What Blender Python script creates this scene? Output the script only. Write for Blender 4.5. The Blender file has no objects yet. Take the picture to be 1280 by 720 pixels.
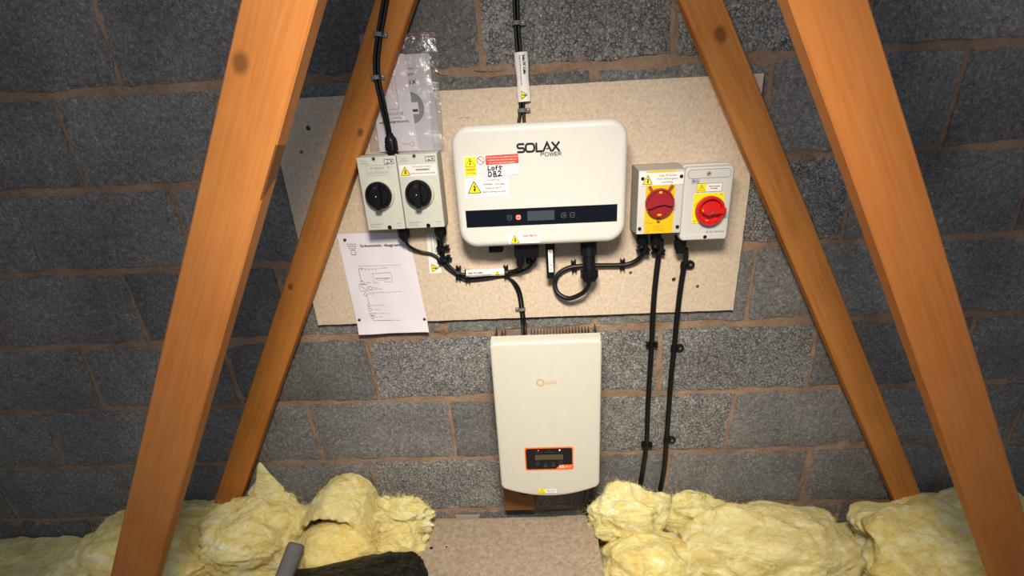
import bpy, bmesh, math, random
from mathutils import Vector, Matrix, noise

SC = bpy.context.scene
COL = SC.collection
PI = math.pi

# ------------------------------------------------------------------ camera
cam_data = bpy.data.cameras.new('camera')
cam = bpy.data.objects.new('camera', cam_data)
COL.objects.link(cam)
pitch, yaw, roll = 0.4451, -0.0434, -0.0514
fwd = Vector((math.sin(yaw) * math.cos(pitch), math.cos(yaw) * math.cos(pitch), -math.sin(pitch)))
rgt = Vector((math.cos(yaw), -math.sin(yaw), 0))
upv = rgt.cross(fwd)
rgt, upv = (rgt * math.cos(roll) + upv * math.sin(roll), upv * math.cos(roll) - rgt * math.sin(roll))
M3 = Matrix((rgt, upv, -fwd)).transposed()
cam.matrix_world = Matrix.Translation((0, -1.4515, 1.2777)) @ M3.to_4x4()
cam_data.sensor_width = 36
cam_data.lens = 651.63 * 36 / 1280
cam_data.shift_x = -17.5 / 1280          # the photograph is a crop of a taller picture
cam_data.shift_y = 102 / 1280
cam_data.clip_start = 0.02
SC.camera = cam

# ------------------------------------------------------------------ light
world = bpy.data.worlds.new('loft')
SC.world = world
world.use_nodes = True
world.node_tree.nodes['Background'].inputs[0].default_value = (0.72, 0.82, 1.0, 1)
world.node_tree.nodes['Background'].inputs[1].default_value = 0.25

def lamp(name, loc, power, color, radius):
    d = bpy.data.lights.new(name, 'POINT')
    d.energy = power
    d.color = color
    d.shadow_soft_size = radius
    o = bpy.data.objects.new(name, d)
    o.location = loc
    COL.objects.link(o)
    return o

lamp('loft_lamp', (-0.10, -1.02, 1.68), 17.0, (1.0, 0.90, 0.77), 0.06)
# added fill light near the camera, aimed low to lift the lower wall
hd = bpy.data.lights.new('low_fill_light', 'AREA')
hd.shape = 'RECTANGLE'
hd.size, hd.size_y = 0.30, 0.22
hd.energy = 10.2
hd.spread = math.radians(85)
hd.color = (1.0, 0.91, 0.78)
fill_obj = bpy.data.objects.new('low_fill_light', hd)
fill_obj.location = (0.03, -1.25, 1.74)
fill_obj.rotation_euler = (Vector((0, -0.05, 0.02)) - fill_obj.location).to_track_quat('-Z', 'Y').to_euler()
COL.objects.link(fill_obj)

vs = SC.view_settings
vs.view_transform = 'Standard'
vs.look = 'None'
vs.exposure = 0.08
vs.gamma = 1.0
vs.use_curve_mapping = False

# ------------------------------------------------------------------ materials
def s2l(c):
    return tuple(((v / 255) / 12.92 if v / 255 <= 0.04045 else ((v / 255 + 0.055) / 1.055) ** 2.4) for v in c) + (1,)

class NT:
    def __init__(self, name):
        self.m = bpy.data.materials.new(name)
        self.m.use_nodes = True
        self.t = self.m.node_tree
        self.b = self.t.nodes['Principled BSDF']
    def n(self, kind, **kw):
        nd = self.t.nodes.new(kind)
        for k, v in kw.items():
            if k in nd.inputs:
                nd.inputs[k].default_value = v
            else:
                setattr(nd, k, v)
        return nd
    def l(self, a, b):
        self.t.links.new(a, b)
    def coords(self, scale=(1, 1, 1), kind='Object'):
        tc = self.n('ShaderNodeTexCoord')
        mp = self.n('ShaderNodeMapping')
        mp.inputs['Scale'].default_value = scale
        self.l(tc.outputs[kind], mp.inputs['Vector'])
        return mp.outputs['Vector']
    def ramp(self, fac, stops):
        r = self.n('ShaderNodeValToRGB')
        e = r.color_ramp.elements
        while len(e) < len(stops):
            e.new(0.5)
        for el, (p, c) in zip(e, stops):
            el.position = p
            el.color = c if len(c) == 4 else s2l(c)
        self.l(fac, r.inputs['Fac'])
        return r.outputs['Color']
    def noise(self, vec, scale, detail=4, rough=0.5, dist=0.0):
        nd = self.n('ShaderNodeTexNoise')
        nd.inputs['Scale'].default_value = scale
        nd.inputs['Detail'].default_value = detail
        nd.inputs['Roughness'].default_value = rough
        nd.inputs['Distortion'].default_value = dist
        self.l(vec, nd.inputs['Vector'])
        return nd.outputs['Fac']
    def mix(self, fac, a, b, mode='MIX'):
        nd = self.n('ShaderNodeMix', data_type='RGBA', blend_type=mode)
        for sock, v in ((nd.inputs[0], fac), (nd.inputs[6], a), (nd.inputs[7], b)):
            if hasattr(v, 'links'):
                self.l(v, sock)
            elif isinstance(v, (int, float)):
                sock.default_value = v
            else:
                sock.default_value = v if len(v) == 4 else s2l(v)
        return nd.outputs[2]
    def math(self, op, a, b):
        nd = self.n('ShaderNodeMath', operation=op)
        for sock, v in ((nd.inputs[0], a), (nd.inputs[1], b)):
            if hasattr(v, 'links'):
                self.l(v, sock)
            else:
                sock.default_value = v
        return nd.outputs[0]
    def bump(self, height, strength=0.5, dist=0.01):
        nd = self.n('ShaderNodeBump')
        nd.inputs['Strength'].default_value = strength
        nd.inputs['Distance'].default_value = dist
        self.l(height, nd.inputs['Height'])
        self.l(nd.outputs['Normal'], self.b.inputs['Normal'])
    def base(self, col):
        if hasattr(col, 'links'):
            self.l(col, self.b.inputs['Base Color'])
        else:
            self.b.inputs['Base Color'].default_value = col if len(col) == 4 else s2l(col)

def plain(name, col, rough=0.5, spec=0.5, metal=0.0, fine=0.0):
    t = NT(name)
    v = t.coords((1, 1, 1))
    c = s2l(col)
    f = t.noise(v, 35, 3)
    lo = tuple(x * 0.93 for x in c[:3]) + (1,)
    t.base(t.mix(f, lo, c))
    t.b.inputs['Roughness'].default_value = rough
    t.b.inputs['Specular IOR Level'].default_value = spec
    t.b.inputs['Metallic'].default_value = metal
    if fine:
        t.bump(t.noise(v, 900, 2), fine, 0.0006)
    return t.m

def ink(name, col, rough=0.6):
    t = NT(name)
    t.base(col)
    t.b.inputs['Roughness'].default_value = rough
    t.b.inputs['Specular IOR Level'].default_value = 0.25
    return t.m

def mat_block(name, coarse, tone):
    t = NT(name)
    v = t.coords((1, 1, 1))
    wn = t.n('ShaderNodeTexNoise')
    wn.inputs['Scale'].default_value = 60
    wn.inputs['Detail'].default_value = 3
    t.l(v, wn.inputs['Vector'])
    vm = t.n('ShaderNodeVectorMath', operation='MULTIPLY_ADD')
    vm.inputs[1].default_value = (0.016, 0.016, 0.016)
    t.l(wn.outputs['Color'], vm.inputs[0])
    t.l(v, vm.inputs[2])
    wv = vm.outputs[0]
    n1 = t.noise(v, 4.5, 4, 0.6)
    n2 = t.noise(v, 120, 4, 0.8)
    k = lambda r, g, b: (min(255, r * tone * 0.98), min(255, g * tone), min(255, b * tone * 1.035))
    col = t.ramp(n1, [(0.3, k(106, 103, 100)), (0.7, k(130, 127, 123))])
    col = t.mix(0.75, col, t.ramp(n2, [(0.32, (58, 56, 54)), (0.5, (128, 126, 122)), (0.68, (204, 202, 196))]), 'OVERLAY')
    sc = 112 if coarse else 135
    v1 = t.n('ShaderNodeTexVoronoi', feature='DISTANCE_TO_EDGE')
    v1.inputs['Scale'].default_value = sc
    t.l(wv, v1.inputs['Vector'])
    v2 = t.n('ShaderNodeTexVoronoi', feature='F1')
    v2.inputs['Scale'].default_value = sc
    t.l(wv, v2.inputs['Vector'])
    # stones differ a little in tone, gaps open only here and there
    tone_n = t.n('ShaderNodeSeparateColor')
    t.l(v2.outputs['Color'], tone_n.inputs[0])
    col = t.mix(0.3 if coarse else 0.3, col, t.ramp(tone_n.outputs[0], [(0.0, (84, 82, 80)), (1.0, (176, 172, 166))]), 'OVERLAY')
    gap = t.ramp(v1.outputs['Distance'], [(0.0, (0, 0, 0)), (0.10 if coarse else 0.10, (255, 255, 255))])
    openm = t.ramp(t.noise(v, 45 if coarse else 60, 4, 0.7), [(0.40 if coarse else 0.50, (0, 0, 0)), (0.68 if coarse else 0.72, (215, 215, 215))])
    dark = t.math('MULTIPLY', t.math('SUBTRACT', 1.0, gap), openm)
    col = t.mix(dark, col, (64, 61, 57))
    t.base(col)
    t.b.inputs['Roughness'].default_value = 0.95
    t.b.inputs['Specular IOR Level'].default_value = 0.15
    h = t.math('ADD', t.math('MULTIPLY', t.math('MULTIPLY', dark, -1.0), 1.6), t.math('ADD', t.math('MULTIPLY', n2, 0.5), t.math('MULTIPLY', tone_n.outputs[1], 0.7 if coarse else 0.35)))
    t.bump(h, 0.9 if coarse else 0.85, 0.006 if coarse else 0.005)
    return t.m

def mat_mortar():
    t = NT('mortar')
    v = t.coords((1, 1, 1))
    n1 = t.noise(v, 9, 5, 0.65)
    n2 = t.noise(v, 180, 4, 0.7)
    col = t.ramp(n1, [(0.3, (134, 113, 97)), (0.55, (160, 135, 114)), (0.75, (176, 153, 132))])
    col = t.mix(0.35, col, t.ramp(n2, [(0.3, (60, 55, 50)), (0.7, (200, 190, 180))]), 'OVERLAY')
    t.base(col)
    t.b.inputs['Roughness'].default_value = 0.95
    t.b.inputs['Specular IOR Level'].default_value = 0.1
    t.bump(t.math('ADD', n2, t.math('MULTIPLY', t.noise(v, 40, 4), 2.0)), 0.7, 0.004)
    return t.m

def mat_wood(name, dark, mid, light, knots, seed=0.0, rough=0.6, stain=None):
    t = NT(name)
    tc = t.n('ShaderNodeTexCoord')
    mp = t.n('ShaderNodeMapping')
    mp.inputs['Location'].default_value = (seed, seed * 0.37, seed * 0.61)
    t.l(tc.outputs['Object'], mp.inputs['Vector'])
    v = mp.outputs['Vector']
    st = t.n('ShaderNodeMapping')
    st.inputs['Scale'].default_value = (1.2, 24, 24)
    t.l(v, st.inputs['Vector'])
    st2 = t.n('ShaderNodeMapping')
    st2.inputs['Scale'].default_value = (6, 240, 240)
    t.l(v, st2.inputs['Vector'])
    grow = t.noise(st.outputs['Vector'], 1.3, 3, 0.5, 0.5)
    rings = t.math('SINE', t.math('MULTIPLY', grow, 46), 0.0)
    fine = t.noise(st2.outputs['Vector'], 1.0, 3, 0.6)
    f = t.math('ADD', t.math('MULTIPLY', rings, 0.055), t.math('ADD', t.math('MULTIPLY', fine, 0.42), t.math('MULTIPLY', t.noise(v, 5, 3), 0.5)))
    col = t.ramp(f, [(0.2, dark), (0.42, mid), (0.68, light)])
    # knots: given as local (x, z, radius), through the thickness of the timber
    sx = t.n('ShaderNodeSeparateXYZ')
    t.l(tc.outputs['Object'], sx.inputs[0])
    for (kx, kz, kr) in knots:
        dx = t.math('MULTIPLY', t.math('SUBTRACT', sx.outputs['X'], kx), 0.72)
        dz = t.math('SUBTRACT', sx.outputs['Z'], kz)
        d = t.math('SQRT', t.math('ADD', t.math('MULTIPLY', dx, dx), t.math('MULTIPLY', dz, dz)), 0.0)
        d = t.math('ADD', d, t.math('MULTIPLY', t.math('SUBTRACT', t.noise(v, 90, 2), 0.5), kr * 0.5))
        fac = t.n('ShaderNodeMapRange')
        fac.inputs['From Min'].default_value = kr * 0.7
        fac.inputs['From Max'].default_value = kr * 1.5
        fac.inputs['To Min'].default_value = 0.8
        fac.inputs['To Max'].default_value = 0.0
        t.l(d, fac.inputs['Value'])
        col = t.mix(fac.outputs[0], col, tuple(x * 0.62 for x in dark))
    if stain:                                   # a dirty patch on the inner edge face of the timber
        x0, x1, zmin = stain
        inr = t.math('MULTIPLY', t.math('GREATER_THAN', sx.outputs['X'], x0), t.math('LESS_THAN', t.math('ADD', sx.outputs['X'], t.math('MULTIPLY', sx.outputs['Y'], 1.2)), x1))
        col = t.mix(t.math('MULTIPLY', t.math('MULTIPLY', inr, t.math('GREATER_THAN', sx.outputs['Z'], zmin)), 0.7), col, (64, 40, 18))
    t.base(col)
    t.b.inputs['Roughness'].default_value = rough
    t.b.inputs['Specular IOR Level'].default_value = 0.3
    t.bump(f, 0.15, 0.0015)
    return t.m

def mat_board():
    t = NT('sheet_board')
    v = t.coords((1, 1, 1))
    n1 = t.noise(v, 120, 5, 0.65, 0.4)
    n2 = t.noise(v, 3, 3)
    col = t.ramp(n1, [(0.28, (184, 164, 141)), (0.45, (203, 184, 161)), (0.6, (215, 197, 174)), (0.75, (222, 206, 185))])
    col = t.mix(t.math('MULTIPLY', n2, 0.25), col, (176, 158, 136))
    t.base(col)
    t.b.inputs['Roughness'].default_value = 0.75
    t.b.inputs['Specular IOR Level'].default_value = 0.25
    t.bump(n1, 0.15, 0.001)
    return t.m

def mat_floorboard():
    t = NT('dusty_chipboard')
    v = t.coords((1, 1, 1))
    n1 = t.noise(v, 60, 6, 0.7, 0.5)
    n2 = t.noise(v, 5, 4, 0.6)
    n3 = t.noise(v, 260, 3)
    col = t.ramp(n1, [(0.3, (140, 122, 102)), (0.5, (170, 152, 130)), (0.72, (190, 174, 152))])
    col = t.mix(t.ramp(n2, [(0.35, (0, 0, 0)), (0.7, (150, 150, 150))]), col, (142, 128, 112))
    col = t.mix(0.3, col, t.ramp(n3, [(0.3, (70, 70, 70)), (0.7, (190, 190, 190))]), 'OVERLAY')
    t.base(col)
    t.b.inputs['Roughness'].default_value = 0.85
    t.b.inputs['Specular IOR Level'].default_value = 0.15
    t.bump(n1, 0.3, 0.002)
    return t.m

def mat_wool(name, dark, mid, light):
    t = NT(name)
    v = t.coords((1, 1, 1))
    wn = t.n('ShaderNodeTexNoise')
    wn.inputs['Scale'].default_value = 12
    wn.inputs['Detail'].default_value = 4
    t.l(v, wn.inputs['Vector'])
    vm = t.n('ShaderNodeVectorMath', operation='MULTIPLY_ADD')
    vm.inputs[1].default_value = (0.09, 0.09, 0.09)
    t.l(wn.outputs['Color'], vm.inputs[0])
    t.l(v, vm.inputs[2])
    st = t.n('ShaderNodeMapping')
    st.inputs['Scale'].default_value = (14, 52, 70)
    t.l(vm.outputs[0], st.inputs['Vector'])
    strands = t.noise(st.outputs['Vector'], 1.0, 6, 0.7)
    st2 = t.n('ShaderNodeMapping')
    st2.inputs['Scale'].default_value = (60, 190, 260)
    t.l(vm.outputs[0], st2.inputs['Vector'])
    hair = t.noise(st2.outputs['Vector'], 1.0, 4, 0.7)
    n1 = t.noise(v, 10, 5, 0.65, 1.2)
    col = t.ramp(n1, [(0.36, dark), (0.5, mid), (0.62, light)])
    col = t.mix(0.55, col, t.ramp(strands, [(0.32, (88, 80, 56)), (0.5, (134, 131, 120)), (0.68, (222, 220, 210))]), 'OVERLAY')
    t.base(col)
    t.b.inputs['Roughness'].default_value = 0.95
    t.b.inputs['Specular IOR Level'].default_value = 0.1
    t.b.inputs['Subsurface Weight'].default_value = 0.3
    t.b.inputs['Subsurface Scale'].default_value = 0.012
    t.b.inputs['Subsurface Radius'].default_value = (1.0, 0.8, 0.35)
    t.bump(t.math('ADD', t.math('MULTIPLY', strands, 1.8), t.math('MULTIPLY', hair, 0.8)), 0.8, 0.008)
    return t.m

def mat_film():
    m = bpy.data.materials.new('clear_film')
    m.use_nodes = True
    nt = m.node_tree
    nt.nodes.clear()
    out = nt.nodes.new('ShaderNodeOutputMaterial')
    tr = nt.nodes.new('ShaderNodeBsdfTransparent')
    tr.inputs[0].default_value = (0.93, 0.93, 0.94, 1)
    gl = nt.nodes.new('ShaderNodeBsdfGlossy')
    gl.inputs['Roughness'].default_value = 0.1
    tc = nt.nodes.new('ShaderNodeTexCoord')
    no = nt.nodes.new('ShaderNodeTexNoise')
    no.inputs['Scale'].default_value = 24
    no.inputs['Detail'].default_value = 6
    no.inputs['Distortion'].default_value = 1.2
    nt.links.new(tc.outputs['Object'], no.inputs['Vector'])
    bp = nt.nodes.new('ShaderNodeBump')
    bp.inputs['Strength'].default_value = 0.9
    bp.inputs['Distance'].default_value = 0.008
    nt.links.new(no.outputs['Fac'], bp.inputs['Height'])
    nt.links.new(bp.outputs['Normal'], gl.inputs['Normal'])
    df = nt.nodes.new('ShaderNodeBsdfDiffuse')
    df.inputs[0].default_value = (0.8, 0.8, 0.8, 1)
    mx0 = nt.nodes.new('ShaderNodeMixShader')
    mx0.inputs[0].default_value = 0.04
    nt.links.new(tr.outputs[0], mx0.inputs[1])
    nt.links.new(df.outputs[0], mx0.inputs[2])
    mx = nt.nodes.new('ShaderNodeMixShader')
    mx.inputs[0].default_value = 0.055
    nt.links.new(mx0.outputs[0], mx.inputs[1])
    nt.links.new(gl.outputs[0], mx.inputs[2])
    nt.links.new(mx.outputs[0], out.inputs['Surface'])
    return m

def mat_binbag():
    t = NT('black_polythene')
    v = t.coords((1, 1, 1))
    st = t.coords((1, 3, 1))
    n = t.noise(st, 16, 5, 0.6, 1.5)
    t.base((8, 8, 9))
    t.b.inputs['Roughness'].default_value = 0.16
    t.b.inputs['Specular IOR Level'].default_value = 0.32
    t.bump(t.math('ADD', n, t.math('MULTIPLY', t.noise(v, 45, 3), 0.4)), 1.0, 0.030)
    return t.m

M = {
    'block': mat_block('concrete_block', False, 1.41),
    'block_dark': mat_block('concrete_block_dark', False, 1.27),
    'block_coarse': mat_block('concrete_block_coarse', True, 1.54),
    'mortar': mat_mortar(),
    'board': mat_board(),
    'floorboard': mat_floorboard(),
    'plaster': plain('plasterboard', (150, 140, 128), 0.9, 0.1),
    'white': plain('white_enamel', (208, 206, 198), 0.38, 0.4, fine=0.15),
    'cream': plain('cream_enamel', (198, 194, 180), 0.42, 0.4, fine=0.15),
    'grey_plastic': plain('light_grey_plastic', (200, 200, 188), 0.45, 0.4),
    'grey_plastic_cool': plain('pale_grey_plastic', (205, 202, 195), 0.45, 0.4),
    'grey_base': plain('grey_plastic_base', (168, 166, 154), 0.5, 0.4),
    'black': plain('black_plastic', (11, 11, 14), 0.42, 0.3),
    'cable': plain('black_cable', (13, 13, 15), 0.45, 0.3),
    'armour': plain('black_armoured_cable', (16, 16, 16), 0.42, 0.35),
    'gloss_black': plain('gloss_black', (10, 12, 22), 0.12, 0.5),
    'lcd': plain('lcd_glass', (62, 68, 72), 0.15, 0.5),
    'lcd_green': plain('lcd_green', (76, 72, 50), 0.2, 0.5),
    'clip_grey': plain('grey_clip', (112, 112, 112), 0.5, 0.4),
    'steel': plain('zinc_screw', (150, 146, 140), 0.35, 0.5, 0.9),
    'dark_steel': plain('dark_screw', (70, 68, 66), 0.4, 0.5, 0.6),
    'alu': plain('heat_sink_alloy', (96, 92, 86), 0.5, 0.4, 0.5),
    'paper': plain('paper', (226, 220, 226), 0.8, 0.2),
    'paper_grey': plain('booklet_paper', (206, 202, 206), 0.7, 0.2),
    'sticker': plain('white_sticker', (236, 232, 226), 0.45, 0.4),
    'yellow': plain('yellow_plate', (238, 186, 14), 0.45, 0.4),
    'yellow2': plain('yellow_sticker', (244, 226, 30), 0.45, 0.4),
    'red': plain('red_handle', (206, 26, 24), 0.35, 0.5),
    'dark_red': plain('dark_red_handle', (150, 26, 34), 0.38, 0.5),
    'red_sticker': plain('red_sticker', (222, 58, 46), 0.5, 0.4),
    'orange': plain('orange_print', (236, 108, 40), 0.45, 0.4),
    'foam': plain('grey_foam', (104, 100, 98), 0.9, 0.2, fine=0.5),
    'block_wood': plain('brown_timber_block', (128, 86, 50), 0.8, 0.2),
    'ink_black': ink('ink_black', (22, 20, 24)),
    'ink_grey': ink('ink_grey', (78, 76, 78)),
    'plate_grey': ink('logo_plate_grey', (78, 80, 82)),
    'ink_pale': ink('ink_pale_grey', (132, 132, 126)),
    'ink_white': ink('ink_white', (235, 232, 226)),
    'ink_red': ink('ink_red', (176, 26, 30)),
    'ink_blue': ink('ink_blue', (40, 48, 140)),
    'ink_navy': ink('marker_navy', (24, 20, 60)),
    'ink_orange': ink('ink_orange', (206, 138, 80)),
    'ink_pink': ink('ink_pink', (222, 150, 140)),
    'amber_tab': plain('amber_tab', (150, 84, 20), 0.5, 0.3),
    'ink_brown': ink('ink_brown', (150, 92, 20)),
    'zip_red': ink('zip_red', (170, 60, 70)),
    'film': mat_film(),
    'binbag': mat_binbag(),
    'wool': mat_wool('glass_wool_yellow', (232, 212, 144), (243, 230, 176), (248, 242, 210)),
    'wool_pale': mat_wool('glass_wool_pale', (230, 217, 158), (243, 234, 190), (249, 245, 222)),
    'wool_tan': mat_wool('glass_wool_tan', (228, 211, 156), (240, 227, 180), (246, 237, 200)),
    'wool_rich': mat_wool('glass_wool_rich', (238, 212, 130), (245, 227, 160), (249, 238, 190)),
    'fibre': ink('wool_fibre', (240, 228, 160), 0.8),
}

# ------------------------------------------------------------------ mesh helpers
def root_loc(o):
    while o.parent:
        o = o.parent
    return Vector(o.location)

def tag(o, label=None, cat=None, group=None, kind=None):
    if label: o['label'] = label
    if cat: o['category'] = cat
    if group: o['group'] = group
    if kind: o['kind'] = kind
    return o

def thing(name, loc, label, cat, group=None):
    o = bpy.data.objects.new(name, None)
    o.empty_display_size = 0.05
    COL.objects.link(o)
    o.location = loc
    return tag(o, label, cat, group)

def finish(me, mats, smooth):
    for m in mats:
        me.materials.append(m)
    if smooth:
        for p in me.polygons:
            p.use_smooth = True
        me.set_sharp_from_angle(angle=math.radians(smooth))

def obj(name, bm, mat, parent=None, smooth=35):
    """bm is in world metres; the object's origin goes to its parent, or to its own base"""
    mats = [M[k] for k in (mat if isinstance(mat, (list, tuple)) else [mat])]
    me = bpy.data.meshes.new(name)
    o = bpy.data.objects.new(name, me)
    COL.objects.link(o)
    if parent:
        off = root_loc(parent)
        o.parent = parent
    else:
        xs = [v.co for v in bm.verts]
        off = Vector(((min(v.x for v in xs) + max(v.x for v in xs)) / 2, (min(v.y for v in xs) + max(v.y for v in xs)) / 2, min(v.z for v in xs)))
        o.location = off
    bmesh.ops.translate(bm, verts=bm.verts, vec=-off)
    bm.to_mesh(me)
    bm.free()
    finish(me, mats, smooth)
    return o

def new():
    return bmesh.new()

def face(bm, vs_, mi=0):
    try:
        f = bm.faces.new(vs_)
        f.material_index = mi
        return f
    except ValueError:
        return None

def box(bm, x0, y0, z0, x1, y1, z1, bev=0.0, mi=0):
    r = bmesh.ops.create_cube(bm, size=1)
    vs_ = r['verts']
    for v in vs_:
        v.co = Vector(((x0 + x1) / 2 + v.co.x * (x1 - x0), (y0 + y1) / 2 + v.co.y * (y1 - y0), (z0 + z1) / 2 + v.co.z * (z1 - z0)))
    fs = list({f for v in vs_ for f in v.link_faces})
    for f in fs:
        f.material_index = mi
    if bev:
        es = list({e for v in vs_ for e in v.link_edges})
        bmesh.ops.bevel(bm, geom=es, offset=bev, segments=2, profile=0.6, affect='EDGES')
    return bm

def rr(x0, z0, x1, z1, r, n=6):
    r = max(min(r, (x1 - x0) / 2 - 1e-5, (z1 - z0) / 2 - 1e-5), 1e-5)
    pts = []
    for cx, cz, a in ((x1 - r, z1 - r, 0), (x0 + r, z1 - r, 90), (x0 + r, z0 + r, 180), (x1 - r, z0 + r, 270)):
        for i in range(n + 1):
            t = math.radians(a + 90 * i / n)
            pts.append((cx + r * math.cos(t), cz + r * math.sin(t)))
    return pts

def circ(cx, cz, r, n=32):
    return [(cx + r * math.cos(2 * PI * i / n), cz + r * math.sin(2 * PI * i / n)) for i in range(n)]

def loft(bm, rings, cap0=True, cap1=True, mi=0):
    """rings: lists of 3D points with equal counts"""
    rv = [[bm.verts.new(p) for p in ring] for ring in rings]
    n = len(rv[0])
    for a, b in zip(rv, rv[1:]):
        for i in range(n):
            face(bm, (a[i], a[(i + 1) % n], b[(i + 1) % n], b[i]), mi)
    if cap0: face(bm, rv[0][::-1], mi)
    if cap1: face(bm, rv[-1], mi)
    return bm

def prism(bm, pts, y0, y1, mi=0):
    """outline in XZ from y0 (back) to y1 (front, towards the camera)"""
    loft(bm, [[(x, y0, z) for x, z in pts], [(x, y1, z) for x, z in pts]], mi=mi)
    bmesh.ops.recalc_face_normals(bm, faces=bm.faces)
    return bm

def flat(bm, pts, y, mi=0):
    vs_ = [bm.verts.new((x, y, z)) for x, z in pts]
    area = sum(pts[i][0] * pts[(i + 1) % len(pts)][1] - pts[(i + 1) % len(pts)][0] * pts[i][1] for i in range(len(pts)))
    f = face(bm, vs_ if area > 0 else vs_[::-1], mi)
    return bm

def shell(bm, x0, z0, x1, z1, r, yb, yf, fil, steps=6, warp=None, nr=8, back_in=0.0):
    """rounded box whose front edge is a fillet of radius fil"""
    rings = []
    rings.append((yb, back_in))
    rings.append((yf + fil, 0.0))
    for i in range(1, steps + 1):
        a = PI / 2 * i / steps
        rings.append((yf + fil * (1 - math.sin(a)), fil * (1 - math.cos(a))))
    rings.append((yf, fil + 0.004))
    R = []
    for y, ins in rings:
        pts = rr(x0 + ins, z0 + ins, x1 - ins, z1 - ins, max(r - ins, 0.003), nr)
        if warp:
            m = nr + 1
            a_, b_ = pts[3 * m - 1], pts[3 * m]      # the bottom edge, left to right
            pts = pts[:3 * m] + [(lerp(a_[0], b_[0], i / 20), lerp(a_[1], b_[1], i / 20)) for i in range(1, 20)] + pts[3 * m:]
        R.append([(x, y, z + (warp(x, z) if warp else 0)) for x, z in pts])
    loft(bm, R)
    bmesh.ops.recalc_face_normals(bm, faces=bm.faces)
    return bm

def cyl(bm, a, b, r0, r1=None, n=20, mi=0, cap=True):
    a, b = Vector(a), Vector(b)
    r1 = r0 if r1 is None else r1
    d = (b - a).normalized()
    u = d.orthogonal().normalized()
    w = d.cross(u)
    rings = []
    for p, r in ((a, r0), (b, r1)):
        rings.append([p + (u * math.cos(2 * PI * i / n) + w * math.sin(2 * PI * i / n)) * r for i in range(n)])
    return loft(bm, rings, cap, cap, mi)

def lathe(bm, a, d, prof, n=20, mi=0):
    """prof: (distance along d from a, radius)"""
    a, d = Vector(a), Vector(d).normalized()
    u = d.orthogonal().normalized()
    w = d.cross(u)
    rings = [[a + d * t + (u * math.cos(2 * PI * i / n) + w * math.sin(2 * PI * i / n)) * max(r, 1e-4) for i in range(n)] for t, r in prof]
    return loft(bm, rings, mi=mi)

def catmull(pts, seg=8):
    P = [Vector(p) for p in pts]
    P = [P[0] * 2 - P[1]] + P + [P[-1] * 2 - P[-2]]
    out = []
    for i in range(1, len(P) - 2):
        p0, p1, p2, p3 = P[i - 1:i + 3]
        for k in range(seg):
            t = k / seg
            out.append(0.5 * ((2 * p1) + (p2 - p0) * t + (2 * p0 - 5 * p1 + 4 * p2 - p3) * t * t + (3 * p1 - p0 - 3 * p2 + p3) * t ** 3))
    out.append(P[-2])
    return out

def tube(bm, pts, r, n=10, seg=8, mi=0, smooth_path=True, radii=None):
    path = catmull(pts, seg) if smooth_path else [Vector(p) for p in pts]
    rings = []
    u = None
    for i, p in enumerate(path):
        d = (path[min(i + 1, len(path) - 1)] - path[max(i - 1, 0)]).normalized()
        if u is None:
            u = d.orthogonal().normalized()
        u = (u - d * u.dot(d)).normalized()
        w = d.cross(u)
        rad = radii(i / (len(path) - 1)) if radii else r
        rings.append([p + (u * math.cos(2 * PI * k / n) + w * math.sin(2 * PI * k / n)) * rad for k in range(n)])
    return loft(bm, rings, mi=mi)

def ribbon(bm, pts, w, y, mi=0, closed=False):
    """flat stroke of width w in the XZ plane at depth y, mitred joints"""
    P = [Vector(p) for p in pts]
    n = len(P)
    L = []
    for i in range(n):
        a = P[i - 1] if (i > 0 or closed) else None
        b = P[(i + 1) % n] if (i < n - 1 or closed) else None
        d1 = (P[i] - a).normalized() if a is not None else None
        d2 = (b - P[i]).normalized() if b is not None else None
        d1 = d1 or d2
        d2 = d2 or d1
        nn = Vector((-(d1 + d2).y, (d1 + d2).x))
        if nn.length < 1e-6:
            nn = Vector((-d1.y, d1.x))
        nn.normalize()
        c = max(0.35, nn.dot(Vector((-d1.y, d1.x))))
        L.append((P[i] + nn * w / 2 / c, P[i] - nn * w / 2 / c))
    vsl = [(bm.verts.new((a.x, y, a.y)), bm.verts.new((b.x, y, b.y))) for a, b in L]
    rng = range(n if closed else n - 1)
    for i in rng:
        a, b = vsl[i], vsl[(i + 1) % n]
        face(bm, (a[0], a[1], b[1], b[0]), mi)
    return bm

_cache = {}
def glyphs(s):
    if s not in _cache:
        cu = bpy.data.curves.new('t', 'FONT')
        cu.body = s
        cu.resolution_u = 2
        o = bpy.data.objects.new('t', cu)
        COL.objects.link(o)
        dg = bpy.context.evaluated_depsgraph_get()
        me = bpy.data.meshes.new_from_object(o.evaluated_get(dg))
        vs_ = [tuple(v.co[:2]) for v in me.vertices]
        fs = [tuple(p.vertices) for p in me.polygons]
        bpy.data.objects.remove(o)
        bpy.data.curves.remove(cu)
        bpy.data.meshes.remove(me)
        _cache[s] = (vs_, fs)
    return _cache[s]

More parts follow.
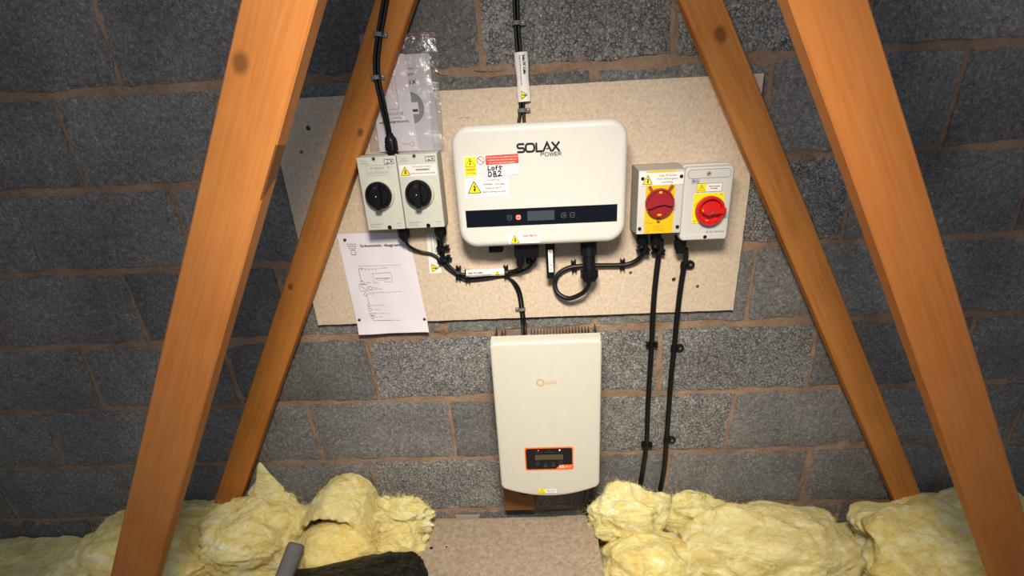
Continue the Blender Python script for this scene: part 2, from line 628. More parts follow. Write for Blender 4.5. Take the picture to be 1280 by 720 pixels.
def write(bm, s, x, z, h, y, width=None, align='L', rot=0.0, mi=0, bold=0.0):
    """letters of cap height h, baseline start (x, z), in the XZ plane facing the camera"""
    for k in ((0, bold) if bold else (0,)):
        vs_, fs = glyphs(s)
        if not vs_:
            return bm
        x0 = min(v[0] for v in vs_)
        x1 = max(v[0] for v in vs_)
        cap = 0.69
        sy = h / cap
        sx = (width / (x1 - x0)) if width else sy
        W_ = (x1 - x0) * sx
        ox = {'L': 0, 'C': -W_ / 2, 'R': -W_}[align]
        c, sn = math.cos(rot), math.sin(rot)
        nv = []
        for a, b in vs_:
            px, pz = (a - x0) * sx + ox + k, b * sy
            nv.append(bm.verts.new((x + px * c - pz * sn, y - k * 0.01, z + px * sn + pz * c)))
        for f in fs:
            face(bm, [nv[i] for i in f], mi)
    bmesh.ops.recalc_face_normals(bm, faces=bm.faces)
    return bm

def lettering(parent, mat, y, lines, name='lettering'):
    for ln in lines:
        kw = ln[4] if len(ln) > 4 else {}
        obj(name, write(new(), *ln[:4], y, **kw), mat, parent, smooth=0)

def tri_sign(parent, cx, cz, w, y, rot=0.0, yellow='yellow2', name='warning_triangle'):
    """yellow warning triangle with black border and bolt arrow; centre of the base at (cx, cz), base w"""
    h = w * 0.88
    def T(p):
        x, z = p
        c, s = math.cos(rot), math.sin(rot)
        return (cx + x * c - z * s, cz + x * s + z * c)
    def rt(w_, z0, h_, r):
        P = [Vector((-w_ / 2, z0)), Vector((w_ / 2, z0)), Vector((0, z0 + h_))]
        out = []
        for i in range(3):
            a, b, c = P[i - 1], P[i], P[(i + 1) % 3]
            for t in (0, 0.5, 1):
                p = b + (a - b).normalized() * r * (1 - t) + (c - b).normalized() * r * t
                out.append(tuple(p * 0.85 + b * 0.15 if t == 0.5 else p))
        return out
    bm = new()
    flat(bm, [T(p) for p in rt(w, 0, h, w * 0.09)], y, 0)
    flat(bm, [T(p) for p in rt(w * 0.83, h * 0.055, h * 0.83, w * 0.05)], y - 0.0002, 1)
    bolt = [(0.06, 0.66), (-0.09, 0.42), (0.04, 0.40), (-0.03, 0.24), (-0.09, 0.25), (0.03, 0.09), (0.10, 0.27), (0.04, 0.25), (0.13, 0.47), (0.0, 0.48), (0.10, 0.66)]
    flat(bm, [T((a * w, b * w)) for a, b in bolt], y - 0.0004, 0)
    bmesh.ops.triangulate(bm, faces=bm.faces[:])
    return obj(name, bm, ['ink_black', yellow], parent, smooth=0)

def sticker(parent, pts, y, mat='sticker', name='sticker', th=0.0003):
    return obj(name, prism(new(), pts, y + th, y), mat, parent, smooth=0)

def quad(x0, z0, x1, z1):
    return [(x0, z0), (x1, z0), (x1, z1), (x0, z1)]

def lerp(a, b, t):
    return a + (b - a) * t

# ================================================================== setting
rnd = random.Random(5)

# --- gable wall: mortar bed plus one object per concrete block
JOINTS = {-2: [-0.36, 0.09, 0.54], -1: [-0.131, 0.320], 0: [-0.32, 0.130, 0.566], 1: [-0.54, -0.09, 0.36, 0.81], 2: [-0.763, -0.303, 0.147, 0.588],
          3: [-0.541, -0.09, 0.346, 0.80], 4: [-0.772, -0.314, 0.13, 0.582], 5: [-0.610, -0.15, 0.397, 0.860], 6: [-0.35, 0.10, 0.55], 7: [-0.6, -0.15, 0.3]}
XL, XR = -3.1, 2.7

def wall_mesh():
    bm = new()
    step = 0.011
    nx, nz = int((XR - XL) / step), int((1.86 + 0.42) / step)
    g = []
    for j in range(nz + 1):
        row = []
        z = -0.42 + j * step
        for i in range(nx + 1):
            x = XL + i * step
            d = noise.noise(Vector((x * 14, z * 22, 3))) * 0.004 + noise.noise(Vector((x * 55, z * 55, 9))) * 0.0025
            row.append(bm.verts.new((x, 0.0022 + d, z)))
        g.append(row)
    for j in range(nz):
        for i in range(nx):
            face(bm, (g[j][i], g[j][i + 1], g[j + 1][i + 1], g[j + 1][i]))
    # the thickness of the wall behind
    box(bm, XL, 0.03, -0.42, XR, 0.13, 1.86)
    return bm

wall = obj('wall_back', wall_mesh(), 'mortar', None, smooth=60)
tag(wall, 'grey concrete block gable wall with pinkish brown mortar joints', kind='structure')

def block_mesh(xa, xb, za, zb, seed, rough, skew_a, skew_b):
    bm = new()
    w, h = xb - xa, zb - za
    nx, nz = max(4, int(w / 0.017)), max(4, int(h / 0.017))
    g = []
    o = Vector((seed * 7.3, seed * 3.1, seed))
    for j in range(nz + 1):
        row = []
        for i in range(nx + 1):
            u, v = i / nx, j / nz
            z = lerp(za, zb, v)
            x = lerp(xa + skew_a * (v - 0.5), xb + skew_b * (v - 0.5), u)
            edge = min(i, nx - i, j, nz - j)
            q = Vector((x * 60, 0, z * 60)) + o
            y = -0.0035 - noise.noise(q * 0.18) * 0.0025 - noise.noise(q) * rough
            if edge == 0:
                jit = noise.noise_vector(Vector((x * 38, 1, z * 38)) + o)
                jit2 = noise.noise_vector(Vector((x * 9, 5, z * 9)) + o)
                x += jit.x * 0.0045 * (1 if i in (0, nx) else 0.3) + (jit2.x * 0.006 if i in (0, nx) else 0)
                z += jit.z * 0.0045 * (1 if j in (0, nz) else 0.3) + (jit2.z * 0.007 if j in (0, nz) else 0)
                y += 0.0035
            elif edge == 1 and noise.noise(q * 0.9) > 0.1:
                y += 0.003
            row.append(bm.verts.new((x, y, z)))
        g.append(row)
    for j in range(nz):
        for i in range(nx):
            face(bm, (g[j][i], g[j][i + 1], g[j + 1][i + 1], g[j + 1][i]))
    rim = [g[0][i] for i in range(nx + 1)] + [g[j][nx] for j in range(1, nz + 1)] + [g[nz][i] for i in range(nx - 1, -1, -1)] + [g[j][0] for j in range(nz - 1, 0, -1)]
    back = [bm.verts.new((v.co.x, 0.028, v.co.z)) for v in rim]
    n = len(rim)
    for i in range(n):
        face(bm, (rim[(i + 1) % n], rim[i], back[i], back[(i + 1) % n]))
    return bm

COARSE = {(3, -0.541), (3, 0.346), (4, 0.13), (-1, -0.131), (1, 0.36), (3, -0.09), (-1, 0.32), (5, -0.610)}
for n_, js in sorted(JOINTS.items()):
    js = list(js)
    while js[0] > XL + 0.1: js.insert(0, js[0] - 0.45)
    while js[-1] < XR - 0.1: js.append(js[-1] + 0.45)
    zt, zb_ = 1.39 - 0.225 * n_, 1.39 - 0.225 * (n_ + 1)
    sk = {x: rnd.uniform(-0.012, 0.012) for x in js}
    for a, b in zip(js, js[1:]):
        gt = rnd.uniform(0.008, 0.013)
        gb = rnd.uniform(0.007, 0.012)
        if n_ == 3: gt = 0.0145
        if n_ == -1: gb = 0.012
        coarse = (n_, round(a, 3)) in COARSE
        key = 'block_coarse' if coarse else ('block_dark' if (n_ <= -1 and a < -0.2) or rnd.random() < 0.3 else 'block')
        bm = block_mesh(a + rnd.uniform(0.005, 0.009), b - rnd.uniform(0.005, 0.009), zb_ + gb, zt - gt, rnd.uniform(0, 50), 0.0038 if coarse else 0.0018, sk[a], sk[b])
        obj('concrete_block', bm, key, wall, smooth=50)

# squeezed-out mortar lumps and dry gaps at joints
def lump(x, z, w, h, seed, d=0.004):
    bm = new()
    bmesh.ops.create_icosphere(bm, subdivisions=3, radius=1)
    for v in bm.verts:
        k = 1 + noise.noise(v.co * 1.7 + Vector((seed, 0, 0))) * 0.55 + noise.noise(v.co * 5 + Vector((seed, 9, 0))) * 0.2
        v.co = Vector((x + v.co.x * w / 2 * k, 0.003 + v.co.y * d * k, z + v.co.z * h / 2 * k))
    obj('mortar_lump', bm, 'mortar', wall, smooth=60)
for i, (p, w, h) in enumerate([((0.2906, 1.3821), 0.06, 0.03), ((0.3225, 1.4647), 0.018, 0.07), ((0.1240, 1.3733), 0.06, 0.03), ((-0.4642, 1.3929), 0.06, 0.03),
                               ((0.1507, 0.7188), 0.06, 0.022), ((-0.3088, 0.7287), 0.05, 0.03), ((0.5729, 0.3673), 0.016, 0.09), ((-0.7637, 0.3653), 0.016, 0.09),
                               ((-0.6102, 0.1803), 0.018, 0.08), ((0.4004, 0.1330), 0.02, 0.09), ((0.8541, 0.1363), 0.02, 0.1), ((-0.1175, 1.3967), 0.08, 0.02), ((0.0565, 1.3900), 0.13, 0.03),
                               ((-0.2154, 1.3930), 0.07, 0.02), ((0.5194, 1.3827), 0.03, 0.04), ((0.5814, 0.4836), 0.03, 0.03), ((-0.1958, 0.0273), 0.05, 0.012), ((-0.5349, 0.6827), 0.014, 0.05), ((-0.5431, 0.5798), 0.014, 0.06)]):
    lump(p[0], p[1], w, h, i * 3.7)

# --- ceiling of the room below, under the insulation
flr = obj('floor', box(new(), XL, -1.9, -0.16, XR, 0.03, -0.14), 'plaster', None)
tag(flr, 'plasterboard floor of the loft under the insulation', kind='structure')

# ================================================================== timbers
M['web_l'] = mat_wood('pine_web_left', (156, 93, 31), (182, 113, 43), (198, 129, 58), [(-0.33, 0.022, 0.006), (0.13, -0.02, 0.006)], 3.1)
M['web_r'] = mat_wood('pine_web_right', (156, 94, 36), (182, 116, 52), (198, 132, 66), [(-0.50, 0.008, 0.011)], 7.7)
M['near_l'] = mat_wood('pine_near_left', (160, 95, 42), (174, 109, 52), (185, 121, 62), [(-0.42, -0.03, 0.010)], 1.3, stain=(-0.335, -0.262, 0.0462))
M['near_r'] = mat_wood('pine_near_right', (160, 93, 38), (174, 106, 48), (183, 117, 58), [], 5.9)

def timber(name, p_top, p_bot, width, yf, thick, mat, label):
    """p_top / p_bot: (x, z) of the axis; front face at yf; length runs along local X"""
    a, b = Vector((p_top[0], 0, p_top[1])), Vector((p_bot[0], 0, p_bot[1]))
    L = (b - a).length
    bm = new()
    n = 40
    prof = []
    e = 0.003
    for (py, pz) in ((-thick / 2 + e, -width / 2), (thick / 2 - e, -width / 2), (thick / 2, -width / 2 + e), (thick / 2, width / 2 - e),
                     (thick / 2 - e, width / 2), (-thick / 2 + e, width / 2), (-thick / 2, width / 2 - e), (-thick / 2, -width / 2 + e)):
        prof.append((py, pz))
    rings = []
    for i in range(n + 1):
        x = -L / 2 + L * i / n
        wob = noise.noise(Vector((x * 3, width * 50, yf * 9))) * 0.0012
        rings.append([(x, py, pz + wob) for py, pz in prof])
    loft(bm, rings)
    bmesh.ops.recalc_face_normals(bm, faces=bm.faces)
    me = bpy.data.meshes.new(name)
    bm.to_mesh(me)
    bm.free()
    finish(me, [M[mat]], 25)
    o = bpy.data.objects.new(name, me)
    COL.objects.link(o)
    mid = (a + b) / 2
    o.location = (mid.x, yf + thick / 2, mid.z)
    d = (b - a).normalized()
    o.rotation_euler = (0, math.atan2(-d.z, d.x), 0)
    return tag(o, label, 'timber')

T60 = math.tan(math.radians(30))
def web_pts(x15, sgn, z0, z1):
    return (x15 + sgn * (z1 - 1.5) * T60, z1), (x15 + sgn * (z0 - 1.5) * T60, z0)
pt, pb = web_pts(-0.327, 1, -0.03, 2.02)
timber('truss_web', pt, pb, 0.077, -0.064, 0.037, 'web_l', 'diagonal pine truss timber on the left touching the backboard, two cables clipped to it')
pt, pb = web_pts(0.366, -1, -0.03, 2.02)
timber('truss_web', pt, pb, 0.080, -0.064, 0.037, 'web_r', 'diagonal pine truss timber on the right crossing the backboard corner, knot near its top')
pt, pb = web_pts(-0.327, 1, -0.03, 2.02)
timber('truss_web', pt, pb, 0.097, -0.575, 0.037, 'near_l', 'bright orange pine timber nearest the camera at upper left')
pt, pb = web_pts(0.375, -1, -0.03, 2.02)
timber('truss_web', pt, pb, 0.097, -0.535, 0.037, 'near_r', 'bright orange pine timber nearest the camera at upper right')

# ================================================================== backboard
bd = thing('backboard', (-0.065, 0.0, 0.761), 'large pale tan board fixed to the block wall behind the switches', 'board')
bm = new()
BX0, BX1, BZ0, BZ1 = -0.670, 0.540, 0.761, 1.353
n = 60
outl = []
for i in range(n): outl.append((lerp(BX0, BX1, i / n), BZ0))
for i in range(30): outl.append((BX1, lerp(BZ0, BZ1, i / 30)))
for i in range(n): outl.append((lerp(BX1, BX0, i / n), BZ1))
for i in range(30): outl.append((BX0, lerp(BZ1, BZ0, i / 30)))
outl = [(x + noise.noise(Vector((x * 30, z * 30, 1))) * 0.0012, z + noise.noise(Vector((x * 30, z * 30, 7))) * 0.0012) for x, z in outl]
prism(bm, outl, -0.004, -0.018)
obj('panel', bm, 'board', bd, smooth=0)
for (x, z) in ((-0.579, 1.286), (0.364, 0.858)):
    bm = new()
    lathe(bm, (x, -0.0175, z), (0, -1, 0), [(0, 0.0058), (0.0012, 0.0056), (0.002, 0.0042), (0.0012, 0.002), (0.0005, 0.0001)], 16)
    obj('screw', bm, 'dark_steel', bd)
for (x, z) in ((-0.609, 1.232), (0.432, 0.835), (0.243, 0.882)):
    bm = new()
    lathe(bm, (x, -0.0178, z), (0, -1, 0), [(0, 0.0048), (0.0006, 0.004), (0.0008, 0.0001)], 12)
    obj('filled_hole', bm, 'ink_brown' if x < 0 else 'ink_grey', bd)
bm = new()
for (a, b) in (((-0.2000, 1.2905), (-0.1859, 1.2916)), ((-0.1819, 1.2914), (-0.1680, 1.2908))):
    ribbon(bm, [a, b], 0.001, -0.0183)
obj('pencil_mark', bm, 'ink_grey', bd, smooth=0)

# ================================================================== wide white inverter
iv = thing('solar_inverter', (0, 0, 0.992), 'wide white solar inverter with rounded corners and a black display band', 'inverter')
bm = new()
shell(bm, -0.2075, 0.992, 0.2075, 1.2735, 0.045, -0.085, -0.126, 0.014, 8, nr=10, back_in=0.004)
obj('front_cover', bm, 'white', iv, 40)
bm = new()
box(bm, -0.188, -0.088, 1.008, 0.188, -0.026, 1.258, 0.012)
obj('rear_casing', bm, 'grey_base', iv)
bm = new()
box(bm, -0.11, -0.028, 1.03, 0.11, -0.0175, 1.20, 0.002)
obj('wall_bracket', bm, 'steel', iv)
YF = -0.1262
dp = obj('display_band', prism(new(), quad(-0.187, 1.043, 0.186, 1.084), -0.124, -0.1266), 'gloss_black', iv, 0)
obj('lcd_screen', prism(new(), quad(-0.0345, 1.0535, 0.032, 1.0765), -0.126, -0.1270), 'lcd', dp, 0)
marks = {-0.079: [(-0.082, 1.0615), (-0.079, 1.0645), (-0.076, 1.0615)], 0.055: [(0.053, 1.063), (0.057, 1.065), (0.057, 1.061), (0.053, 1.063)], 0.076: [(0.0735, 1.063), (0.0785, 1.063)]}
for cx in (-0.079, 0.055, 0.076):
    bm = new()
    ribbon(bm, rr(cx - 0.0055, 1.0575, cx + 0.0055, 1.0685, 0.003, 3), 0.0013, -0.1269, closed=True)
    ribbon(bm, marks[cx], 0.0012, -0.1269)
    obj('key_symbol', bm, 'ink_grey', dp, 0)
bm = new()
flat(bm, rr(-0.0635, 1.0568, -0.0505, 1.0692, 0.004, 4), -0.1269, 0)
ribbon(bm, rr(-0.0615, 1.0587, -0.0525, 1.0673, 0.003, 3), 0.0010, -0.1271, 1, closed=True)
write(bm, '!', -0.057, 1.0602, 0.0052, -0.1272, align='C', mi=1)
obj('alarm_symbol', bm, ['red_sticker', 'ink_white'], dp, 0)

# the maker's wordmark in wide strokes
bm = new()
yl, st = -0.1266, 0.0046
zb, zt = 1.2115, 1.2285
zm = (zb + zt) / 2
def arc(cx, cz, rx, rz, a0, a1, n=8):
    return [(cx + rx * math.cos(math.radians(lerp(a0, a1, i / n))), cz + rz * math.sin(math.radians(lerp(a0, a1, i / n)))) for i in range(n + 1)]
r4 = (zt - zb) / 4
ribbon(bm, [(-0.0345, zt)] + arc(-0.047, zt - r4, 0.004, r4, 90, 270, 6) + arc(-0.039, zb + r4, 0.004, r4, 90, -90, 6) + [(-0.052, zb)], st, yl)
ribbon(bm, rr(-0.0315, zb, -0.0115, zt, 0.006, 5), st, yl, closed=True)
ribbon(bm, [(-0.0065, zt + 0.0018), (-0.0065, zb), (0.0075, zb)], st, yl)
ribbon(bm, [(0.009, zb - 0.0016), (0.0185, zt + 0.0006), (0.028, zb - 0.0016)], st, yl)
ribbon(bm, [(0.0165, zb + 0.0048), (0.022, zb + 0.0048)], 0.0028, yl - 0.0001)
ribbon(bm, [(0.0295, zt + 0.0018), (0.0475, zb - 0.0018)], st, yl)
ribbon(bm, [(0.0295, zb - 0.0018), (0.0475, zt + 0.0018)], st, yl - 0.0001)
bmesh.ops.recalc_face_normals(bm, faces=bm.faces)
lg = obj('wordmark', bm, 'ink_black', iv, 0)
bm = new()
zb, zt, st = 1.2005, 1.2078, 0.0016
x = 0.0035
ribbon(bm, [(x, zb), (x, zt), (x + 0.006, zt), (x + 0.007, zt - 0.0015), (x + 0.006, zt - 0.0034), (x, zt - 0.0034)], st, yl); x += 0.0095
ribbon(bm, rr(x, zb, x + 0.0085, zt, 0.003, 4), st, yl, closed=True); x += 0.0105
ribbon(bm, [(x, zt), (x + 0.003, zb), (x + 0.0055, zt), (x + 0.008, zb), (x + 0.011, zt)], st, yl); x += 0.0125
ribbon(bm, [(x + 0.0065, zt), (x, zt), (x, zb), (x + 0.0065, zb)], st, yl)
ribbon(bm, [(x, (zt + zb) / 2), (x + 0.006, (zt + zb) / 2)], st, yl - 0.0001); x += 0.0085
ribbon(bm, [(x, zb), (x, zt), (x + 0.0055, zt), (x + 0.0065, zt - 0.0015), (x + 0.0055, zt - 0.0034), (x + 0.001, zt - 0.0034), (x + 0.0068, zb)], st, yl)
obj('wordmark', bm, 'ink_grey', iv, 0)

# stickers on the inverter
sA = sticker(iv, [(-0.181, 1.160), (-0.049, 1.162), (-0.0495, 1.209), (-0.181, 1.208)], -0.1264)
ysq = sticker(iv, [(-0.179, 1.164), (-0.151, 1.165), (-0.1505, 1.2065), (-0.179, 1.206)], -0.1267, 'yellow2')
bm = new()
P = [(-0.1765, 1.1845), (-0.1535, 1.1850), (-0.165, 1.2035)]
ribbon(bm, P, 0.0008, -0.127, closed=True)
flat(bm, [(-0.1655 + a * 0.026, 1.186 + b * 0.024) for a, b in [(0.06, 0.66), (-0.09, 0.42), (0.04, 0.40), (-0.03, 0.24), (-0.09, 0.25), (0.03, 0.09), (0.10, 0.27), (0.04, 0.25), (0.13, 0.47), (0.0, 0.48), (0.10, 0.66)]], -0.127)
obj('hazard_symbol', bm, 'ink_black', ysq, 0)
lettering(ysq, 'ink_red', -0.127, [('WARNING', -0.165, 1.1760, 0.0042, dict(align='C', width=0.024, bold=0.0003))])
lettering(ysq, 'ink_black', -0.127, [('Dual Supply', -0.165, 1.1690, 0.0040, dict(align='C', width=0.024))])
bm = new()
ribbon(bm, circ(-0.1395, 1.1975, 0.0085, 28), 0.0016, -0.1268, closed=True)
ribbon(bm, [(-0.1455, 1.2025), (-0.1335, 1.1925)], 0.0016, -0.1269)
obj('prohibition_symbol', bm, 'ink_red', sA, 0)
rs = sticker(iv, [(-0.1280, 1.1868), (-0.0498, 1.1878), (-0.0500, 1.2085), (-0.1280, 1.2075)], -0.1267, 'red_sticker')
lettering(rs, 'ink_white', -0.127, [('Do not work on this equipment until it', -0.089, 1.2018, 0.0034, dict(align='C', width=0.074)),
                                    ('is isolated from both the mains and', -0.089, 1.1957, 0.0034, dict(align='C', width=0.068)),
                                    ('the on-site generation supplies', -0.089, 1.1898, 0.0034, dict(align='C', width=0.062))])
bm = new()
ribbon(bm, quad(-0.1285, 1.1745, -0.0500, 1.1850), 0.0004, -0.1267, closed=True)
ribbon(bm, quad(-0.1285, 1.1622, -0.0500, 1.1720), 0.0004, -0.1267, closed=True)
obj('form_box', bm, 'ink_pale', sA, 0)
lettering(sA, 'ink_grey', -0.1268, [('Isolate on-site', -0.130, 1.1808, 0.0023, dict(align='R')), ('generation at', -0.130, 1.1768, 0.0023, dict(align='R')),
                                    ('Isolate mains', -0.130, 1.1690, 0.0023, dict(align='R')), ('supply at', -0.130, 1.1650, 0.0023, dict(align='R')),
                                    ('Keep in visible position', -0.179, 1.1614, 0.0018)])
# marker-pen handwriting: Loft / DB2
bm = new()
w = 0.0026
yh = -0.1270
ribbon(bm, [(-0.1228, 1.1850), (-0.1235, 1.1752), (-0.1165, 1.1760)], w, yh)
ribbon(bm, arc(-0.1115, 1.1785, 0.0028, 0.0030, 0, 360, 12)[:-1], w, yh - 0.0001, closed=True)
ribbon(bm, [(-0.1000, 1.1842), (-0.1030, 1.1835), (-0.1042, 1.1745)], w, yh)
ribbon(bm, [(-0.1062, 1.1795), (-0.1005, 1.1802)], w * 0.9, yh - 0.0001)
ribbon(bm, [(-0.0940, 1.1850), (-0.0948, 1.1765), (-0.0915, 1.1758)], w, yh)
ribbon(bm, [(-0.0985, 1.1808), (-0.0885, 1.1818)], w * 0.9, yh - 0.0001)
ribbon(bm, [(-0.1232, 1.1612), (-0.1225, 1.1715), (-0.1175, 1.1705), (-0.1155, 1.1660), (-0.1180, 1.1618), (-0.1232, 1.1612)], w, yh - 0.0002)
ribbon(bm, [(-0.1110, 1.1600), (-0.1102, 1.1720), (-0.1062, 1.1712), (-0.1060, 1.1672), (-0.1098, 1.1660), (-0.1052, 1.1650), (-0.1048, 1.1606), (-0.1110, 1.1600)], w, yh - 0.0002)
ribbon(bm, [(-0.1005, 1.1702), (-0.0970, 1.1728), (-0.0935, 1.1705), (-0.0950, 1.1660), (-0.1005, 1.1612), (-0.0910, 1.1622)], w, yh - 0.0002)
bmesh.ops.recalc_face_normals(bm, faces=bm.faces)
obj('handwriting', bm, 'ink_navy', sA, 0)
sB = sticker(iv, [(-0.182, 1.1135), (-0.0785, 1.1155), (-0.078, 1.1595), (-0.182, 1.1575)], -0.1265)
tri_sign(sB, -0.160, 1.1240, 0.034, -0.1268)
lettering(sB, 'ink_black', -0.1268, [('INVERTER', -0.112, 1.1500, 0.0044, dict(align='C', width=0.030))])
lettering(sB, 'ink_grey', -0.1268, [('WARNING - Dual Supply', -0.112, 1.1415, 0.0042, dict(align='C', width=0.054, bold=0.0003)),
                                    ('Isolate AC and DC', -0.112, 1.1330, 0.0042, dict(align='C', width=0.040, bold=0.0003)),
                                    ('Before carrying out work', -0.112, 1.1245, 0.0042, dict(align='C', width=0.056, bold=0.0003)),
                                    ('Place in visible position', -0.177, 1.1172, 0.0024)])
sC = sticker(iv, [(-0.083, 0.9985), (-0.0065, 0.9985), (-0.0065, 1.0225), (-0.083, 1.0215)], -0.1264)
# lower part of this sticker follows the rolled bottom edge of the cover
tri_sign(sC, -0.0685, 0.9995, 0.0245, -0.1267)
lettering(sC, 'ink_red', -0.1267, [('DO NOT', -0.030, 1.0145, 0.0055, dict(align='C', width=0.034, bold=0.0010))])
lettering(sC, 'ink_grey', -0.1267, [('disconnect DC plugs', -0.030, 1.0095, 0.0030, dict(align='C', width=0.034)),
                                    ('and sockets under load', -0.030, 1.0050, 0.0030, dict(align='C', width=0.039)),
                                    ('turn off AC first', -0.030, 1.0005, 0.0030, dict(align='C', width=0.040))])
# fittings on the underside
bm = new()
box(bm, -0.141, -0.085, 0.968, -0.104, -0.045, 1.010, 0.003)
obj('breather_plug', bm, 'black', iv)
bm = new()
box(bm, -0.074, -0.092, 0.953, -0.010, -0.040, 1.010, 0.003)
obj('connector_bay', bm, 'black', iv)

# ================================================================== DC isolators
def dc_isolator(x0, x1, z0, z1, label):
    cx = (x0 + x1) / 2
    t = thing('dc_isolator', (cx, 0, z0), label, 'isolator', None)
    bm = new()
    box(bm, x0 + 0.001, -0.062, z0 + 0.001, x1 - 0.001, -0.0178, z1 + 0.002, 0.003)
    obj('base', bm, 'grey_base', t)
    bm = new()
    box(bm, x0, -0.0915, z0, x1, -0.063, z1 - 0.001, 0.0022)
    ld = obj('lid', bm, 'grey_plastic', t)
    for (sx, sz) in ((cx - 0.0, z1 - 0.006), (cx + 0.008, z0 + 0.005)):
        bm = new()
        lathe(bm, (sx - (0.006 if sz > 1.1 else 0), -0.0912, sz), (0, -1, 0), [(0, 0.0056), (0.0008, 0.0054), (0.0008, 0.0038), (0.0003, 0.0030), (0.0003, 0.0001)], 16)
        ribbon(bm, [(sx - (0.006 if sz > 1.1 else 0) - 0.002, sz - 0.003), (sx - (0.006 if sz > 1.1 else 0) + 0.002, sz + 0.003)], 0.0016, -0.0923, 1)
        obj('screw', bm, ['grey_base' if sz > 1.1 else 'ink_black', 'ink_black'], ld)
    kx, kz = cx - 0.006, 1.1265
    bm = new()
    lathe(bm, (cx - 0.002, -0.0905, kz), (0, -1, 0), [(0, 0.0362), (0.006, 0.0352), (0.008, 0.0335), (0.008, 0.001)], 40)
    obj('knob_collar', bm, 'grey_plastic', t)
    bm = new()
    lathe(bm, (kx + 0.002, -0.098, kz), (0, -1, 0), [(0, 0.0325), (0.010, 0.0325), (0.012, 0.031), (0.012, 0.0265), (0.008, 0.024), (0.008, 0.0001)], 40)
    kn = obj('knob', bm, 'black', t)
    bm = new()
    prism(bm, rr(kx - 0.006, kz - 0.0325, kx + 0.010, kz + 0.026, 0.005, 4), -0.104, -0.124)
    bmesh.ops.bevel(bm, geom=[e for e in bm.edges if all(v.co.y < -0.12 for v in e.verts)], offset=0.002, segments=2, affect='EDGES')
    obj('grip', bm, 'black', kn)
    lettering(kn, 'ink_grey', -0.1245, [('OFF', kx + 0.002, kz + 0.018, 0.0034, dict(align='C'))])
    obj('centre_dot', flat(new(), circ(kx + 0.001, kz, 0.0012, 10), -0.1244), 'ink_white', kn, 0)
    bm = new()
    flat(bm, [(kx - 0.020, kz - 0.021), (kx - 0.016, kz - 0.026), (kx - 0.011, kz - 0.022), (kx - 0.015, kz - 0.018)], -0.1062)
    obj('position_mark', bm, 'ink_white', kn, 0)
    # print on the lid
    bm = new()
    flat(bm, quad(x1 - 0.030, z1 - 0.0200, x1 - 0.0045, z1 - 0.0065), -0.0918)
    lp = obj('logo_plate', bm, 'plate_grey', ld, 0)
    bm = new()
    ribbon(bm, quad(x1 - 0.0288, z1 - 0.0188, x1 - 0.0057, z1 - 0.0077), 0.0008, -0.0920, closed=True)
    write(bm, 'IMO', x1 - 0.01725, z1 - 0.0172, 0.0078, -0.0920, align='C', width=0.020, bold=0.0008)
    obj('lettering', bm, 'ink_white', lp, 0)
    lettering(ld, 'ink_pale', -0.0918, [('Type of', x0 + 0.009, z1 - 0.0115, 0.0034), ('Enclosure', x0 + 0.009, z1 - 0.0170, 0.0034),
                                        ('Solar DC', x1 - 0.017, z1 - 0.0270, 0.0030, dict(align='C')),
                                        ('BS EN 60947-3', x0 + 0.009, z0 + 0.0125, 0.0034, dict(bold=0.0002)), ('IMO Series', x0 + 0.009, z0 + 0.0065, 0.0034),
                                        ('IP 66', x1 - 0.009, z0 + 0.0125, 0.0036, dict(align='R', bold=0.0002)), ('-o/-', x1 - 0.009, z0 + 0.0065, 0.0036, dict(align='R'))])
    return t, ld

iso1, lid1 = dc_isolator(-0.4470, -0.3505, 1.0410, 1.2165, 'grey switch box with a black knob, nearest the left timber, engraved title and no sticker')
bm = new()
ribbon(bm, quad(-0.4255, 1.1725, -0.3720, 1.1960), 0.0006, -0.0918, closed=True)
write(bm, 'PV ARRAY', -0.3985, 1.1865, 0.0055, -0.0918, align='C', width=0.036)
write(bm, 'D.C. ISOLATOR', -0.3985, 1.1765, 0.0055, -0.0918, align='C', width=0.047)
obj('engraved_title', bm, 'ink_pale', lid1, 0)
iso2, lid2 = dc_isolator(-0.3480, -0.2490, 1.0415, 1.2185, 'grey switch box with a black knob and a white warning sticker')
s2 = sticker(iso2, quad(-0.3445, 1.1665, -0.2535, 1.1935), -0.0919)
tri_sign(s2, -0.3310, 1.1690, 0.025, -0.0922)
lettering(s2, 'ink_black', -0.0922, [('PV Array DC Isolator', -0.288, 1.1870, 0.0034, dict(align='C', width=0.046)),
                                     ('WARNING', -0.288, 1.1793, 0.0042, dict(align='C', width=0.034, bold=0.0006)),
                                     ('Contains live parts during daylight', -0.288, 1.1720, 0.0034, dict(align='C', width=0.062))])

def gland(parent, x, y, z, r, down=True, length=0.03, cable_r=0.006):
    d = -1 if down else 1
    bm = new()
    lathe(bm, (x, y, z - d * 0.004), (0, 0, d), [(0, r * 1.02), (0.007, r * 1.02), (0.0075, r * 0.88), (0.011, r * 0.88)], 6)
    lathe(bm, (x, y, z + d * 0.007), (0, 0, d), [(0, r * 0.95), (length * 0.55, r * 0.98), (length * 0.72, r * 0.9), (length * 0.85, r * 0.62), (length, cable_r * 1.25)], 18)
    # grip ribs on the dome nut
    for k in range(9):
        a = 2 * PI * k / 9
        p = Vector((x + math.cos(a) * r * 0.95, y + math.sin(a) * r * 0.95, z + d * 0.008))
        cyl(bm, p, p + Vector((0, 0, d * length * 0.55)), r * 0.08, n=6)
    return obj('cable_gland', bm, 'black', parent)

gland(iso1, -0.3665, -0.050, 1.2185, 0.0155, False, 0.040)
gland(iso1, -0.3660, -0.055, 1.0410, 0.0155, True, 0.032)
gland(iso2, -0.2680, -0.055, 1.0415, 0.0155, True, 0.032)

